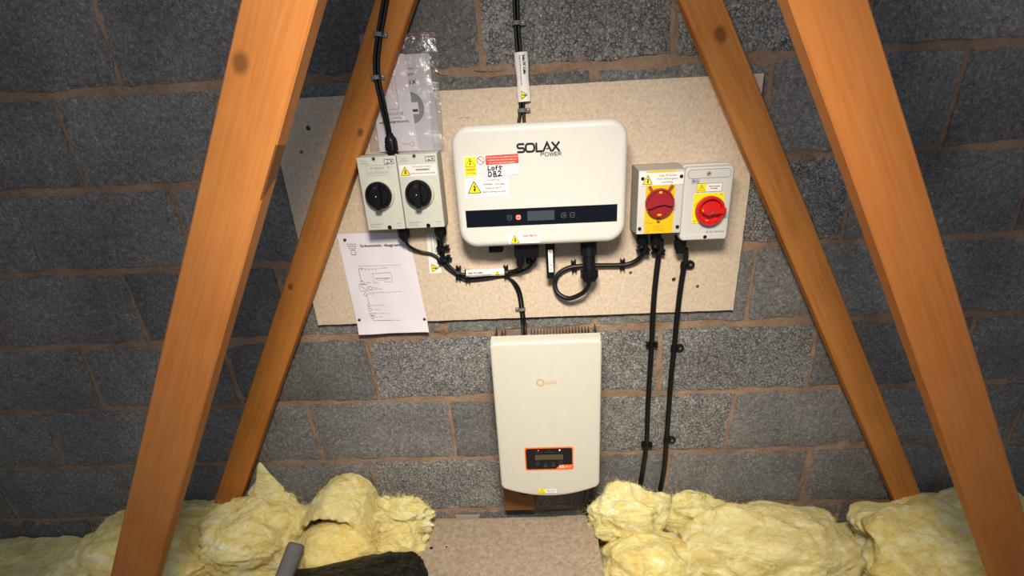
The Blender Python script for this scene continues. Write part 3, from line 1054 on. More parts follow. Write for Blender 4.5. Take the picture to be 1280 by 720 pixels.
# ================================================================== AC isolators
ac1 = thing('rotary_isolator', (0.294, 0, 1.0035), 'grey switch box with yellow plate and dark red rotary knob', 'isolator')
bm = new()
rings = []
X0, X1, Z0, Z1 = 0.2395, 0.3490, 1.0035, 1.1545
box(bm, 0.2350, -0.058, 1.0050, 0.3500, -0.0178, 1.1640, 0.003)
loft(bm, [[(0.2352, -0.055, 1.0050), (0.3498, -0.055, 1.0050), (0.3498, -0.055, 1.1635), (0.2352, -0.055, 1.1635)],
          [(X0, -0.094, Z0 + 0.001), (X1, -0.094, Z0 + 0.001), (X1, -0.094, Z1 + 0.001), (X0, -0.094, Z1 + 0.001)]])
bmesh.ops.recalc_face_normals(bm, faces=bm.faces)
obj('base', bm, 'grey_base', ac1)
obj('lid', box(new(), X0, -0.1015, Z0, X1, -0.094, Z1, 0.002), 'grey_plastic_cool', ac1)
yp = obj('yellow_plate', prism(new(), quad(0.2580, 1.0045, 0.3295, 1.1535), -0.100, -0.1025), 'yellow', ac1, 0)
wl = sticker(ac1, quad(0.2425, 1.1205, 0.3480, 1.1495), -0.1030)
tri_sign(wl, 0.2610, 1.1230, 0.026, -0.1033)
lettering(wl, 'ink_black', -0.1033, [('Solar PV System', 0.3100, 1.1405, 0.0042, dict(align='C', width=0.042)),
                                     ('Point of Emergency', 0.3090, 1.1330, 0.0042, dict(align='C', width=0.050)),
                                     ('switching', 0.3090, 1.1255, 0.0042, dict(align='C', width=0.026))])
for (x, z) in ((0.2490, 1.1370), (0.3420, 1.1385), (0.2470, 1.0175), (0.3415, 1.0185)):
    bm = new()
    lathe(bm, (x, -0.1012, z), (0, -1, 0), [(0, 0.0045), (0.0024, 0.0044), (0.0028, 0.0036), (0.0022, 0.002), (0.0022, 0.0001)], 14)
    obj('screw', bm, 'ink_black', ac1)
kx, kz = 0.2920, 1.0790
bm = new()
lathe(bm, (kx, -0.1020, kz), (0, -1, 0), [(0, 0.0345), (0.013, 0.0345), (0.0155, 0.0330), (0.0155, 0.0305), (0.0125, 0.0290), (0.0125, 0.0001)], 48)
kn = obj('knob', bm, 'dark_red', ac1)
bm = new()
# waisted bar across the knob
top = [(-0.033, 0.006), (-0.018, 0.003), (-0.004, 0.004), (0.012, 0.009), (0.033, 0.012)]
bot = [(0.034, -0.008), (0.020, -0.007), (0.010, -0.003), (-0.008, -0.006), (-0.020, -0.011), (-0.032, -0.012)]
def bar_at(f, x):
    for (xa, za), (xb, zb2) in zip(f, f[1:]):
        if xa <= x <= xb:
            return lerp(za, zb2, (x - xa) / (xb - xa))
    return f[0][1] if x < f[0][0] else f[-1][1]
bot = bot[::-1]
rings = []
for i in range(25):
    x = lerp(-0.0315, 0.0325, i / 24)
    zt_, zl_ = kz + bar_at(top, x), kz + bar_at(bot, x)
    rings.append([(kx + x, -0.112, zl_), (kx + x, -0.1220, zl_ + 0.0004), (kx + x, -0.1235, zl_ + 0.002), (kx + x, -0.1235, zt_ - 0.002), (kx + x, -0.1220, zt_ - 0.0004), (kx + x, -0.112, zt_)])
loft(bm, rings)
bmesh.ops.recalc_face_normals(bm, faces=bm.faces)
obj('grip', bm, 'dark_red', kn, 30)
for (ax, az, bx, bz) in ((-0.026, 0.040, -0.018, 0.026), (0.030, 0.041, 0.020, 0.026), (0.0, -0.046, 0.0, -0.030)):
    dd = Vector((bx - ax, bz - az)).normalized()
    nn = Vector((-dd.y, dd.x)) * 0.0032
    tab = [Vector((kx + ax, kz + az)) + nn, Vector((kx + bx, kz + bz)) + nn, Vector((kx + bx, kz + bz)) - nn, Vector((kx + ax, kz + az)) - nn]
    obj('lock_tab', prism(new(), [tuple(p) for p in tab], -0.1025, -0.108), 'amber_tab', ac1, 0)
for qd in (quad(kx - 0.004, kz + 0.0235, kx + 0.004, kz + 0.0285), quad(kx - 0.005, kz - 0.0300, kx + 0.005, kz - 0.0250)):
    obj('position_mark', flat(new(), qd, -0.1150), 'yellow', kn, 0)
lettering(yp, 'ink_brown', -0.1027, [('OFF ON OFF', 0.2600, 1.0285, 0.0040, dict(width=0.020)), ('Rotary AC Isolator', 0.2935, 1.0225, 0.0026, dict(align='C', width=0.030)),
                                     ('20A 4 pole', 0.2945, 1.0180, 0.0026, dict(align='C')), ('Lock in off position', 0.2950, 1.0135, 0.0026, dict(align='C', width=0.028)),
                                     ('before opening', 0.2950, 1.0095, 0.0026, dict(align='C', width=0.024)), ('1', 0.2610, 1.0105, 0.0036), ('2', 0.3255, 1.0160, 0.0036), ('IP65', 0.2660, 1.0070, 0.0024)])
gland(ac1, 0.2620, -0.058, 1.0035, 0.0145, True, 0.036, 0.008)
gland(ac1, 0.2985, -0.058, 1.0035, 0.0145, True, 0.036, 0.008)

ac2 = thing('rotary_isolator', (0.408, 0, 0.9815), 'pale grey switch box with bright red ring handle pointing right on a yellow square', 'isolator')
X0, X1, Z0, Z1 = 0.3500, 0.4690, 0.9815, 1.1580
bm = new()
shell(bm, X0 + 0.002, Z0 + 0.002, X1 - 0.002, Z1 + 0.004, 0.009, -0.0178, -0.070, 0.002, 2, nr=5)
obj('base', bm, 'grey_plastic_cool', ac2)
bm = new()
shell(bm, X0, Z0, X1, Z1, 0.012, -0.068, -0.1020, 0.006, 4, nr=6)
ld = obj('lid', bm, 'grey_plastic_cool', ac2)
bm = new()
ribbon(bm, rr(X0 + 0.008, Z1 - 0.026, X1 - 0.009, Z1 - 0.006, 0.008, 6), 0.0012, -0.1022, closed=True)
bmesh.ops.recalc_face_normals(bm, faces=bm.faces)
obj('recess_line', bm, 'ink_pale', ld, 0)
bm = new()
prism(bm, [(X0 + 0.006, Z0 + 0.004), (X1 - 0.006, Z0 + 0.004), (X1 - 0.006, Z0 + 0.010), (X1 - 0.012, Z0 + 0.0145), (X0 + 0.022, Z0 + 0.0145), (X0 + 0.012, Z0 + 0.011), (X0 + 0.006, Z0 + 0.007)], -0.100, -0.1045)
obj('lower_ridge', bm, 'grey_plastic_cool', ld, 25)
bm = new()
lathe(bm, (0.4080, -0.1018, 1.1415), (0, -1, 0), [(0, 0.0060), (0.001, 0.0058), (0.001, 0.0045), (0.0003, 0.0035), (0.0003, 0.0001)], 18)
ribbon(bm, [(0.4045, 1.1395), (0.4105, 1.1440)], 0.0018, -0.1032, 1)
obj('screw', bm, ['grey_base', 'ink_black'], ld)
bm = new()
lathe(bm, (0.4125, -0.1040, 0.9905), (0, -1, 0), [(0, 0.0048), (0.001, 0.0046), (0.001, 0.0001)], 14)
obj('screw', bm, 'ink_black', ld)
ysq = obj('yellow_plate', prism(new(), rr(0.3765, 1.0255, 0.4500, 1.0965, 0.003, 3), -0.1015, -0.1035), 'yellow2', ac2, 0)
kx, kz = 0.4165, 1.0560
bm = new()
lathe(bm, (kx, -0.1035, kz), (0, -1, 0), [(0, 0.0350), (0.014, 0.0350), (0.0165, 0.0335), (0.0165, 0.0290), (0.0145, 0.0275), (0.006, 0.0265), (0.006, 0.0001)], 48)
hn = obj('handle_ring', bm, 'red', ac2)
bm = new()
prism(bm, [(kx + a, kz + b) for a, b in [(0.036, -0.007), (0.036, 0.006), (0.006, 0.007), (-0.004, 0.012), (-0.022, 0.003), (-0.022, -0.003), (-0.004, -0.012), (0.004, -0.008)]], -0.107, -0.126)
bmesh.ops.bevel(bm, geom=[e for e in bm.edges if all(v.co.y < -0.12 for v in e.verts)], offset=0.002, segments=2, affect='EDGES')
gr = obj('handle_bar', bm, 'red', hn)
bm = new()
lathe(bm, (kx, -0.1255, kz), (0, -1, 0), [(0, 0.0045), (0.001, 0.004), (0.0005, 0.002), (0.0005, 0.0001)], 14)
obj('screw', bm, 'steel', ac2)
for qd, yy in ((quad(kx - 0.0235, kz + 0.001, kx - 0.0205, kz + 0.006), -0.1265), (quad(kx - 0.008, kz - 0.0245, kx - 0.002, kz - 0.0225), -0.1100)):
    obj('position_mark', flat(new(), qd, yy), 'yellow', hn, 0)
lettering(ysq, 'ink_black', -0.1037, [('OFF', 0.3790, 1.0285, 0.0036), ('ON', 0.4455, 1.0910, 0.0030, dict(align='R')), ('RESET', 0.3800, 1.0660, 0.0028, dict(rot=math.radians(60)))])
lb = sticker(ac2, quad(0.3815, 1.1000, 0.4425, 1.1195), -0.1023)
bm = new()
ribbon(bm, quad(0.3815, 1.1000, 0.4425, 1.1195), 0.0006, -0.1026, closed=True)
write(bm, 'Main PV System', 0.4235, 1.1110, 0.0030, -0.1026, align='C', width=0.027, bold=0.0003)
write(bm, 'AC Isolator', 0.4235, 1.1062, 0.0030, -0.1026, align='C', width=0.017, bold=0.0003)
obj('lettering', bm, 'ink_black', lb, 0)
bm = new()
flat(bm, quad(0.3820, 1.1005, 0.4045, 1.1190), -0.1025)
yb = obj('yellow_panel', bm, 'yellow2', lb, 0)
bm = new()
ribbon(bm, [(0.3850, 1.1035), (0.4010, 1.1035), (0.3930, 1.1165)], 0.0007, -0.1028, closed=True)
ribbon(bm, [(0.3930, 1.1130), (0.3918, 1.1095), (0.3942, 1.1092), (0.3930, 1.1055)], 0.0008, -0.1028)
obj('hazard_symbol', bm, 'ink_black', lb, 0)
bm = new()
ribbon(bm, quad(0.3680, 1.1205, 0.3860, 1.1305), 0.0005, -0.1023, closed=True)
write(bm, 'BG', 0.3770, 1.1225, 0.0062, -0.1024, align='C', width=0.0145, bold=0.0008)
obj('logo', bm, 'ink_blue', ld, 0)
lettering(ld, 'ink_pale', -0.1023, [('4P AC 40A IP65', 0.4600, 1.0000, 0.0050, dict(align='R', width=0.046, bold=0.0003))])
gland(ac2, 0.3645, -0.055, 0.9835, 0.0155, True, 0.036, 0.008)

# ================================================================== tall cream inverter below
sv = thing('solar_inverter', (0, 0, 0.19), 'tall cream inverter below the board with a small orange-edged display', 'inverter')
ZT, ZB, HW = 0.745, 0.262, 0.1505
def belly(x, z):
    k = max(0.0, 1 - (z - ZB) / 0.10)
    return -0.036 * k * (1 - (x / HW) ** 2)
bm = new()
shell(bm, -HW, ZB, HW, ZT, 0.014, -0.130, -0.166, 0.008, 5, warp=belly, nr=8)
obj('front_cover', bm, 'cream', sv, 30)
bm = new()
loft(bm, [[(-HW + 0.002, -0.126, ZT - 0.03), (HW - 0.002, -0.126, ZT - 0.03), (HW - 0.002, -0.154, ZT - 0.03), (-HW + 0.002, -0.154, ZT - 0.03)],
          [(-HW + 0.0024, -0.126, ZT + 0.004), (HW - 0.0024, -0.126, ZT + 0.004), (HW - 0.0024, -0.154, ZT + 0.001), (-HW + 0.0024, -0.154, ZT + 0.001)]])
bmesh.ops.recalc_face_normals(bm, faces=bm.faces)
obj('top_trim', bm, 'cream', sv, 0)
obj('rear_casing', box(new(), -0.142, -0.125, 0.245, 0.142, -0.100, 0.712, 0.003), 'alu', sv)
for x in [-0.1420, -0.1260, -0.1170] + [-0.040 + 0.0092 * k for k in range(19)] + [0.1440]:
    obj('heat_sink_fin', box(new(), x - 0.0012, -0.105, 0.26, x + 0.0012, -0.020, 0.728 if abs(x) < 0.14 else 0.736), 'alu', sv, 0)
pn = obj('display_panel', prism(new(), rr(-0.0725, 0.3275, 0.0715, 0.4090, 0.007, 5), -0.164, -0.1668), 'orange', sv, 0)
bm = new()
flat(bm, rr(-0.0690, 0.3315, 0.0680, 0.4050, 0.004, 4)[:21] + [(-0.069, 0.3315), (0.016, 0.3315), (0.030, 0.3450), (0.068, 0.3450)], -0.1671)
bm.free()
bm = new()
flat(bm, [(0.068, 0.3460), (0.068, 0.4010), (0.064, 0.4050), (-0.065, 0.4050), (-0.069, 0.4010), (-0.069, 0.3355), (-0.065, 0.3315), (0.018, 0.3315), (0.031, 0.3460)], -0.1671)
pf = obj('panel_face', bm, 'gloss_black', pn, 0)
bm = new()
flat(bm, quad(-0.042, 0.3650, 0.041, 0.3835), -0.1674)
obj('lcd_screen', bm, 'lcd_green', pn, 0)
bm = new()
for x in (-0.035, -0.012, 0.011, 0.034):
    ribbon(bm, circ(x, 0.3505 if x in (-0.035, 0.034) else 0.3445, 0.0048, 14), 0.0011, -0.1674, closed=True)
for x in (-0.012, 0.011):
    flat(bm, circ(x, 0.3445, 0.0020, 8), -0.1675)
write(bm, 'POWER', -0.030, 0.3905, 0.0030, -0.1674, align='C', width=0.020)
write(bm, 'OPERATION', 0.001, 0.3905, 0.0030, -0.1674, align='C', width=0.030)
write(bm, 'ALARM', 0.032, 0.3905, 0.0030, -0.1674, align='C', width=0.018)
write(bm, 'ESC', -0.035, 0.3578, 0.0028, -0.1674, align='C')
write(bm, 'UP', -0.012, 0.3520, 0.0028, -0.1674, align='C')
write(bm, 'DOWN', 0.011, 0.3520, 0.0028, -0.1674, align='C')
write(bm, 'ENTER', 0.034, 0.3578, 0.0028, -0.1674, align='C')
obj('lettering', bm, 'ink_grey', pn, 0)
lettering(pn, 'ink_white', -0.1674, [('S5', 0.0360, 0.3345, 0.0085, dict(align='C', width=0.014, bold=0.0008)), ('Mini 4G', 0.047, 0.3365, 0.0040, dict(width=0.017))])
def led(name, x, col, em):
    t = NT(name)
    t.base(col)
    if em:
        t.b.inputs['Emission Color'].default_value = s2l(col)
        t.b.inputs['Emission Strength'].default_value = em
    M[name] = t.m
    bm = new()
    flat(bm, circ(x, 0.3985, 0.0022, 10), -0.1675)
    obj('indicator_light', bm, name, pn, 0)
led('led_red', -0.032, (220, 110, 100), 0.5)
led('led_off', 0.000, (70, 66, 60), 0)
led('led_amber', 0.031, (255, 236, 180), 1.6)
bm = new()
ribbon(bm, circ(-0.0180, 0.6225, 0.0088, 28), 0.0020, -0.1664, closed=True)
for k in range(12):
    a = 2 * PI * k / 12
    ribbon(bm, [(-0.018 + 0.0092 * math.cos(a), 0.6225 + 0.0092 * math.sin(a)), (-0.018 + 0.0116 * math.cos(a), 0.6225 + 0.0116 * math.sin(a))], 0.0022, -0.1665)
write(bm, 'solis', -0.0035, 0.6165, 0.0130, -0.1664, width=0.030)
bmesh.ops.recalc_face_normals(bm, faces=bm.faces)
obj('logo', bm, 'ink_orange', sv, 0)
ws = sticker(sv, quad(-0.0385, 0.2400, 0.0215, 0.2580), -0.1664)
bm = new()
flat(bm, quad(-0.0380, 0.2405, -0.0145, 0.2575), -0.1667)
yq = obj('yellow_panel', bm, 'yellow2', ws, 0)
bm = new()
ribbon(bm, quad(-0.0385, 0.2400, 0.0215, 0.2580), 0.0007, -0.1668, closed=True)
ribbon(bm, [(-0.0345, 0.2430), (-0.0180, 0.2430), (-0.0262, 0.2555)], 0.0008, -0.1669, closed=True)
ribbon(bm, [(-0.0262, 0.2530), (-0.0275, 0.2490), (-0.0250, 0.2488), (-0.0262, 0.2450)], 0.0008, -0.1669)
write(bm, 'Main PV System', 0.0035, 0.2498, 0.0034, -0.1668, align='C', width=0.030, bold=0.0003)
write(bm, 'Inverter', 0.0035, 0.2445, 0.0034, -0.1668, align='C', width=0.022, bold=0.0003)
obj('lettering', bm, 'ink_grey', ws, 0)
gland(sv, 0.116, -0.085, 0.246, 0.0145, True, 0.050, 0.007)
gland(sv, -0.090, -0.085, 0.246, 0.0145, True, 0.035, 0.007)

blk = obj('timber_block', box(new(), -0.1570, -0.050, 0.0760, -0.0560, 0.001, 0.2350, 0.002), 'block_wood')
tag(blk, 'brown wooden block on the wall just under the cream inverter', 'block')

# ================================================================== cables
def cable(name, pts, r, label, mat='cable', cat='cable', group=None, n=10, seg=8, **kw):
    bm = tube(new(), pts, r, n, seg, **kw)
    o = obj(name, bm, mat, None, 60)
    return tag(o, label, cat, group)

# two cables clipped to the left timber, into the first isolator
for k, s in enumerate((-1, 1)):
    dx = 0.0042 * s
    base = [(-0.3120, -0.0690, 1.5742), (-0.3337, -0.0690, 1.5174), (-0.3533, -0.0690, 1.4656), (-0.3676, -0.0690, 1.4194), (-0.3717, -0.0690, 1.3792), (-0.3690, -0.0660, 1.3325), (-0.3671, -0.0580, 1.2858), (-0.3677, -0.0520, 1.2555), (-0.3687, -0.0500, 1.2336)]
    pts = [(x + dx * (1.0 if i < 6 else 0.75), y, z) for i, (x, y, z) in enumerate(base)]
    cable('solar_cable', pts, 0.0042, ['thin black cable down the left timber, outer one of the pair', 'thin black cable down the left timber, inner one of the pair'][k])
# two cables from above into the back of the wide inverter
for k, s in enumerate((-1, 1)):
    base = [(-0.0413, -0.0120, 1.5720), (-0.0427, -0.0120, 1.5121), (-0.0420, -0.0120, 1.4574), (-0.0392, -0.0160, 1.4000), (-0.0377, -0.0240, 1.3490), (-0.0391, -0.0260, 1.3006), (-0.0412, -0.0300, 1.2759), (-0.0431, -0.0340, 1.2346)]
    dxs = [0.004] * 6 + [0.0065, 0.008]
    pts = [(x + s * dxs[i], y, z) for i, (x, y, z) in enumerate(base)]
    cable('solar_cable', pts, 0.0040, ['thin black cable descending behind the wide inverter, left of its pair', 'thin black cable descending behind the wide inverter, right of its pair'][k])

# cables from the isolators to the inverters
cable('solar_cable', [(-0.3673, -0.0550, 1.0266), (-0.3674, -0.0500, 1.0046), (-0.3586, -0.0360, 0.9819), (-0.3343, -0.0260, 0.9655), (-0.3047, -0.0240, 0.9572), (-0.2844, -0.0240, 0.9408), (-0.2650, -0.0240, 0.9153), (-0.2399, -0.0240, 0.8972), (-0.2137, -0.0240, 0.8881), (-0.1641, -0.0240, 0.8884),
                      (-0.1142, -0.0260, 0.8926), (-0.0757, -0.0300, 0.8978), (-0.0415, -0.0400, 0.9125), (-0.0228, -0.0550, 0.9376), (-0.0185, -0.0650, 0.9634), (-0.0209, -0.0650, 0.9847)], 0.0046, 'black cable looping from the left switch box to the wide inverter underside')
cable('solar_cable', [(-0.2690, -0.0550, 1.0266), (-0.2704, -0.0460, 0.9996), (-0.2733, -0.0300, 0.9705), (-0.2705, -0.0260, 0.9429), (-0.2551, -0.0280, 0.9182), (-0.2317, -0.0310, 0.9021), (-0.2031, -0.0310, 0.8964), (-0.1582, -0.0310, 0.8980), (-0.1087, -0.0320, 0.9019), (-0.0772, -0.0360, 0.9062), (-0.0582, -0.0550, 0.9215), (-0.0530, -0.0700, 0.9532), (-0.0512, -0.0720, 0.9874)], 0.0046,
      'black cable from the stickered switch box, upper one of the bundle')
for k, s in enumerate((-1, 1)):
    base = [(-0.2732, -0.0550, 1.0268), (-0.2764, -0.0400, 0.9944), (-0.2795, -0.0230, 0.9647), (-0.2703, -0.0230, 0.9288), (-0.2507, -0.0230, 0.9030), (-0.2234, -0.0225, 0.8834), (-0.1690, -0.0230, 0.8848), (-0.1190, -0.0230, 0.8908), (-0.0970, -0.0230, 0.8831), (-0.0781, -0.0230, 0.8592), (-0.0683, -0.0230, 0.8283), (-0.0648, -0.0230, 0.7850), (-0.0621, -0.0230, 0.7456), (-0.0607, -0.0400, 0.7173), (-0.0610, -0.0600, 0.7004)]
    pts = [(x + s * 0.0040, y + (0.0 if i not in (5, 6, 7) else 0), z + (0.0040 * -s if 3 <= i <= 8 else 0)) for i, (x, y, z) in enumerate(base)]
    cable('solar_cable', pts, 0.0036, ['thin black cable dropping to the cream inverter, left of its pair', 'thin black cable dropping to the cream inverter, right of its pair'][k])

# plug-in connectors on the DC tails
def dc_plug(a, b, label):
    a, b = Vector(a), Vector(b)
    d = b - a
    t = lathe(new(), a, d, [(0, 0.0075), (d.length * 0.12, 0.0085), (d.length * 0.45, 0.0085), (d.length * 0.47, 0.0068), (d.length * 0.55, 0.0068), (d.length * 0.57, 0.0092), (d.length * 0.85, 0.0092), (d.length, 0.0060)], 14)
    o = obj('dc_connector', t, 'black')
    return tag(o, label, 'connector')
dc_plug((-0.0622, -0.0830, 0.9923), (-0.0614, -0.0830, 0.9267), 'black plug under the wide inverter, frontmost beside the dongle')
dc_plug((-0.0369, -0.0560, 0.9856), (-0.0383, -0.0560, 0.9275), 'black plug under the wide inverter, behind the front plug')

# big AC plug and its looped lead
acp = thing('ac_lead', (0.12, -0.06, 0.872), 'large black round plug under the wide inverter with its looped lead', 'cable')
pa, pb = Vector((0.1216, -0.0620, 0.9802)), Vector((0.1245, -0.0720, 0.8745))
dv = pb - pa
Lp = dv.length
bm = new()
lathe(bm, pa, dv, [(0, 0.0215), (Lp * 0.30, 0.0215), (Lp * 0.32, 0.0165), (Lp * 0.66, 0.0165), (Lp * 0.68, 0.0225), (Lp * 0.88, 0.0225), (Lp * 0.97, 0.017), (Lp, 0.010)], 24)
plg = obj('plug', bm, 'black', acp)
bm = new()
dn = dv.normalized()
u = Vector((1, 0, 0))
u = (u - dn * u.dot(dn)).normalized()
w_ = dn.cross(u)
for k in range(12):
    a = 2 * PI * k / 12
    e = (u * math.cos(a) + w_ * math.sin(a)) * 0.0215
    p = pa + dn * Lp * 0.69 + e
    cyl(bm, p, p + dn * Lp * 0.19, 0.0024, n=6)
for k in range(4):
    a = 2 * PI * (k + 0.5) / 4
    e = (u * math.cos(a) + w_ * math.sin(a)) * 0.020
    p = pa + dn * Lp * 0.08 + e
    cyl(bm, p, p + dn * Lp * 0.2, 0.005, n=8)
obj('plug_ribs', bm, 'black', plg)
bm = tube(new(), [(0.1234, -0.0720, 0.8812), (0.1204, -0.0700, 0.8629), (0.1036, -0.0620, 0.8407), (0.0688, -0.0520, 0.8251), (0.0404, -0.0420, 0.8370), (0.0311, -0.0340, 0.8604), (0.0395, -0.0300, 0.8863), (0.0643, -0.0280, 0.9028), (0.0952, -0.0280, 0.9083), (0.1458, -0.0280, 0.9085), (0.2116, -0.0280, 0.9069), (0.2417, -0.0300, 0.9117), (0.2639, -0.0360, 0.9277), (0.2738, -0.0460, 0.9512), (0.2737, -0.0560, 0.9788)], 0.0066, 12, 8)
obj('lead', bm, 'armour', acp, 60)

cable('mains_cable', [(0.3123, -0.0570, 0.9774), (0.3162, -0.0450, 0.9557), (0.3149, -0.0300, 0.9241), (0.3106, -0.0285, 0.8383), (0.3098, -0.0285, 0.7554), (0.3145, -0.0140, 0.6620), (0.3145, -0.0140, 0.5559), (0.3152, -0.0140, 0.4288), (0.3178, -0.0140, 0.3082), (0.3099, -0.0160, 0.1980), (0.3027, -0.0160, 0.1247)], 0.0078,
      'thick black cable down the wall from the yellow-plated switch box', 'armour')
cable('mains_cable', [(0.3789, -0.0540, 0.9508), (0.3853, -0.0420, 0.9241), (0.3862, -0.0300, 0.8969), (0.3816, -0.0285, 0.8238), (0.3798, -0.0260, 0.7396), (0.3822, -0.0140, 0.6543), (0.3801, -0.0140, 0.5536), (0.3808, -0.0140, 0.4411), (0.3816, -0.0140, 0.3216), (0.3805, -0.0160, 0.1959), (0.3673, -0.0180, 0.0798)], 0.0078,
      'thick black cable down the wall from the red-handled switch box', 'armour')
cable('mains_cable', [(0.116, -0.085, 0.200), (0.117, -0.080, 0.150), (0.112, -0.060, 0.105), (0.122, -0.045, 0.070), (0.135, -0.05, 0.045), (0.155, -0.06, 0.035)], 0.0075,
      'dark cable dropping from the right underside of the cream inverter', 'armour')
cable('solar_cable', [(-0.116, -0.070, 0.255), (-0.112, -0.072, 0.190), (-0.085, -0.074, 0.165), (-0.055, -0.072, 0.180), (-0.040, -0.070, 0.215), (-0.04, -0.07, 0.25)], 0.0055,
      'black cable loop under the left of the cream inverter')

# wifi dongle
wd = thing('data_dongle', (0.020, -0.055, 0.889), 'slim black data dongle with a white strip label under the wide inverter', 'dongle')
bm = new()
a0, a1 = (0.0204, 0.9844), (0.0200, 0.8892)
loft(bm, [[(a1[0] + dx, y, a1[1]) for dx, y in ((-0.0105, -0.056), (0.0105, -0.056), (0.0105, -0.066), (0.008, -0.070), (-0.008, -0.070), (-0.0105, -0.066))],
          [(a0[0] + dx, y, a0[1]) for dx, y in ((-0.0125, -0.050), (0.0125, -0.050), (0.0125, -0.068), (0.010, -0.072), (-0.010, -0.072), (-0.0125, -0.068))]])
bmesh.ops.recalc_face_normals(bm, faces=bm.faces)
obj('body', bm, 'black', wd)
c0, c1 = (0.0208, 0.9675), (0.0235, 0.9071)
ls = sticker(wd, [(c0[0] - 0.0055, c1[1]), (c0[0] + 0.0065, c1[1]), (c0[0] + 0.0055, c0[1]), (c0[0] - 0.0065, c0[1])], -0.0728)
bm = new()
for k, s in enumerate(('X', 'L', 'I', 'W', 'F')):
    write(bm, s, c0[0], lerp(c0[1], c1[1], 0.16 + 0.185 * k), 0.0062 if k == 0 else 0.0038, -0.0731, align='C', bold=0.0004)
obj('lettering', bm, 'ink_black', ls, 0)

# ------------------------------------------------------------------ cable labels
def wrap_label(p0, p1, half, depth, y, label, words, tri_at, text_flip=False, loc=None):
    """folded sleeve label around a cable from p0 to p1 (x, z)"""
    a, b = Vector(p0), Vector(p1)
    d = (b - a).normalized()
    nrm = Vector((-d.y, d.x))
    L = (b - a).length
    t = thing('cable_label', (min(a.x, b.x), y, min(a.y, b.y)), label, 'label')
    bm = new()
    rings = []
    for i in range(13):
        s = i / 12
        c = a + d * L * s
        hw = half * (1 + 0.06 * math.sin(s * 9))
        ring = []
        for k in range(14):
            ang = 2 * PI * k / 14
            ring.append((c.x + nrm.x * hw * math.cos(ang), y + depth * math.sin(ang) * (0.9 if math.sin(ang) < 0 else 1), c.y + nrm.y * hw * math.cos(ang)))
        rings.append(ring)
    loft(bm, rings)
    bmesh.ops.recalc_face_normals(bm, faces=bm.faces)
    sl = obj('sleeve', bm, 'sticker', t, 60)
    yy = y - depth - 0.0002
    rot = math.atan2(d.y, d.x)
    bm = new()
    o = a + d * 0.006 + nrm * half * 0.18
    write(bm, words, o.x, o.y, half * 0.42, yy, width=L * 0.38, rot=rot, bold=0.0006)
    o = a + d * 0.006 - nrm * half * 0.32
    write(bm, 'Danger live cable do not disconnect on load', o.x, o.y, half * 0.22, yy, width=L * 0.60, rot=rot)
    obj('lettering', bm, 'ink_black', t, 0)
    c = a + d * L * tri_at - nrm * half * 0.45
    tri_sign(t, c.x, c.y, half * 1.25, yy, rot)
    return t
wrap_label((-0.0357, 1.4230), (-0.0321, 1.3193), 0.0155, 0.008, -0.027, 'white sleeve label with yellow triangle on the cables above the wide inverter', 'Solar DC Cable', 0.86)
wrap_label((-0.2135, 0.9011), (-0.1075, 0.9024), 0.0105, 0.011, -0.030, 'white sleeve label with yellow triangle around the cable bundle below the switch boxes', 'Solar DC Cable', 0.82)
# flat label stuck to the board behind the cables
fl = thing('cable_label', (-0.300, -0.018, 0.905), 'flat white label with yellow triangle stuck on the board behind the bundled cables', 'label')
c = [(-0.3144, 1.0110), (-0.2789, 1.0137), (-0.2853, 0.9032), (-0.3194, 0.9023)]
sl = sticker(fl, [c[3], c[2], c[1], c[0]], -0.0186, name='sheet')
bm = new()
for k, (s, h) in enumerate((('Solar DC Cable', 0.0050), ('Danger live cable always', 0.0028), ('on load during daylight', 0.0028))):
    write(bm, s, (-0.2846, 1.0118)[0] - 0.0085 * k - 0.003, 1.009, h, -0.0190, rot=-PI / 2, width=0.050 - 0.002 * k, bold=0.0004 if k == 0 else 0)
obj('lettering', bm, 'ink_black', fl, 0)
tri_sign(fl, -0.3115, 0.9180, 0.024, -0.0190, -PI / 2)

# ------------------------------------------------------------------ cable clips
def ring_clip(p, r, along, label, mat='clip_grey', side=1, wall_y=-0.018):
    """flat P-clip: strap over the cable plus a lug with a nail"""
    p = Vector(p)
    t = thing('cable_clip', (p.x, wall_y, p.z), label, 'clip')
    d = Vector((along[0], 0, along[1])).normalized()
    s = Vector((-d.z, 0, d.x)) * side
    bm = new()
    rings = []
    for o in (-0.0042, 0.0042):
        pr = []
        for k in range(11):
            a = PI * k / 10
            pr.append(p + d * o + s * math.cos(a) * (r + 0.001) + Vector((0, -math.sin(a) * (r + 0.001), 0)))
        for k in range(10, -1, -1):
            a = PI * k / 10
            pr.append(p + d * o + s * math.cos(a) * (r + 0.0026) + Vector((0, -math.sin(a) * (r + 0.0026), 0)))
        rings.append(pr)
    loft(bm, rings)
    l0 = p + s * (r + 0.0005)
    l1 = p + s * (r + 0.012)
    rg = []
    for q, yy in ((l0, 0), (l1, 0)):
        rg.append([Vector((q.x, p.y - 0.002, q.z)) + d * 0.005, Vector((q.x, p.y - 0.002, q.z)) - d * 0.005, Vector((q.x, wall_y, q.z)) - d * 0.005, Vector((q.x, wall_y, q.z)) + d * 0.005])
    loft(bm, rg)
    bmesh.ops.recalc_face_normals(bm, faces=bm.faces)
    obj('strap', bm, mat, t, 40)
    q = p + s * (r + 0.007)
    bm = lathe(new(), (q.x, p.y - 0.0015, q.z), (0, -1, 0), [(0, 0.0034), (0.0012, 0.0032), (0.0020, 0.0018), (0.0020, 0.0001)], 12)
    obj('nail', bm, 'steel', t)
    return t
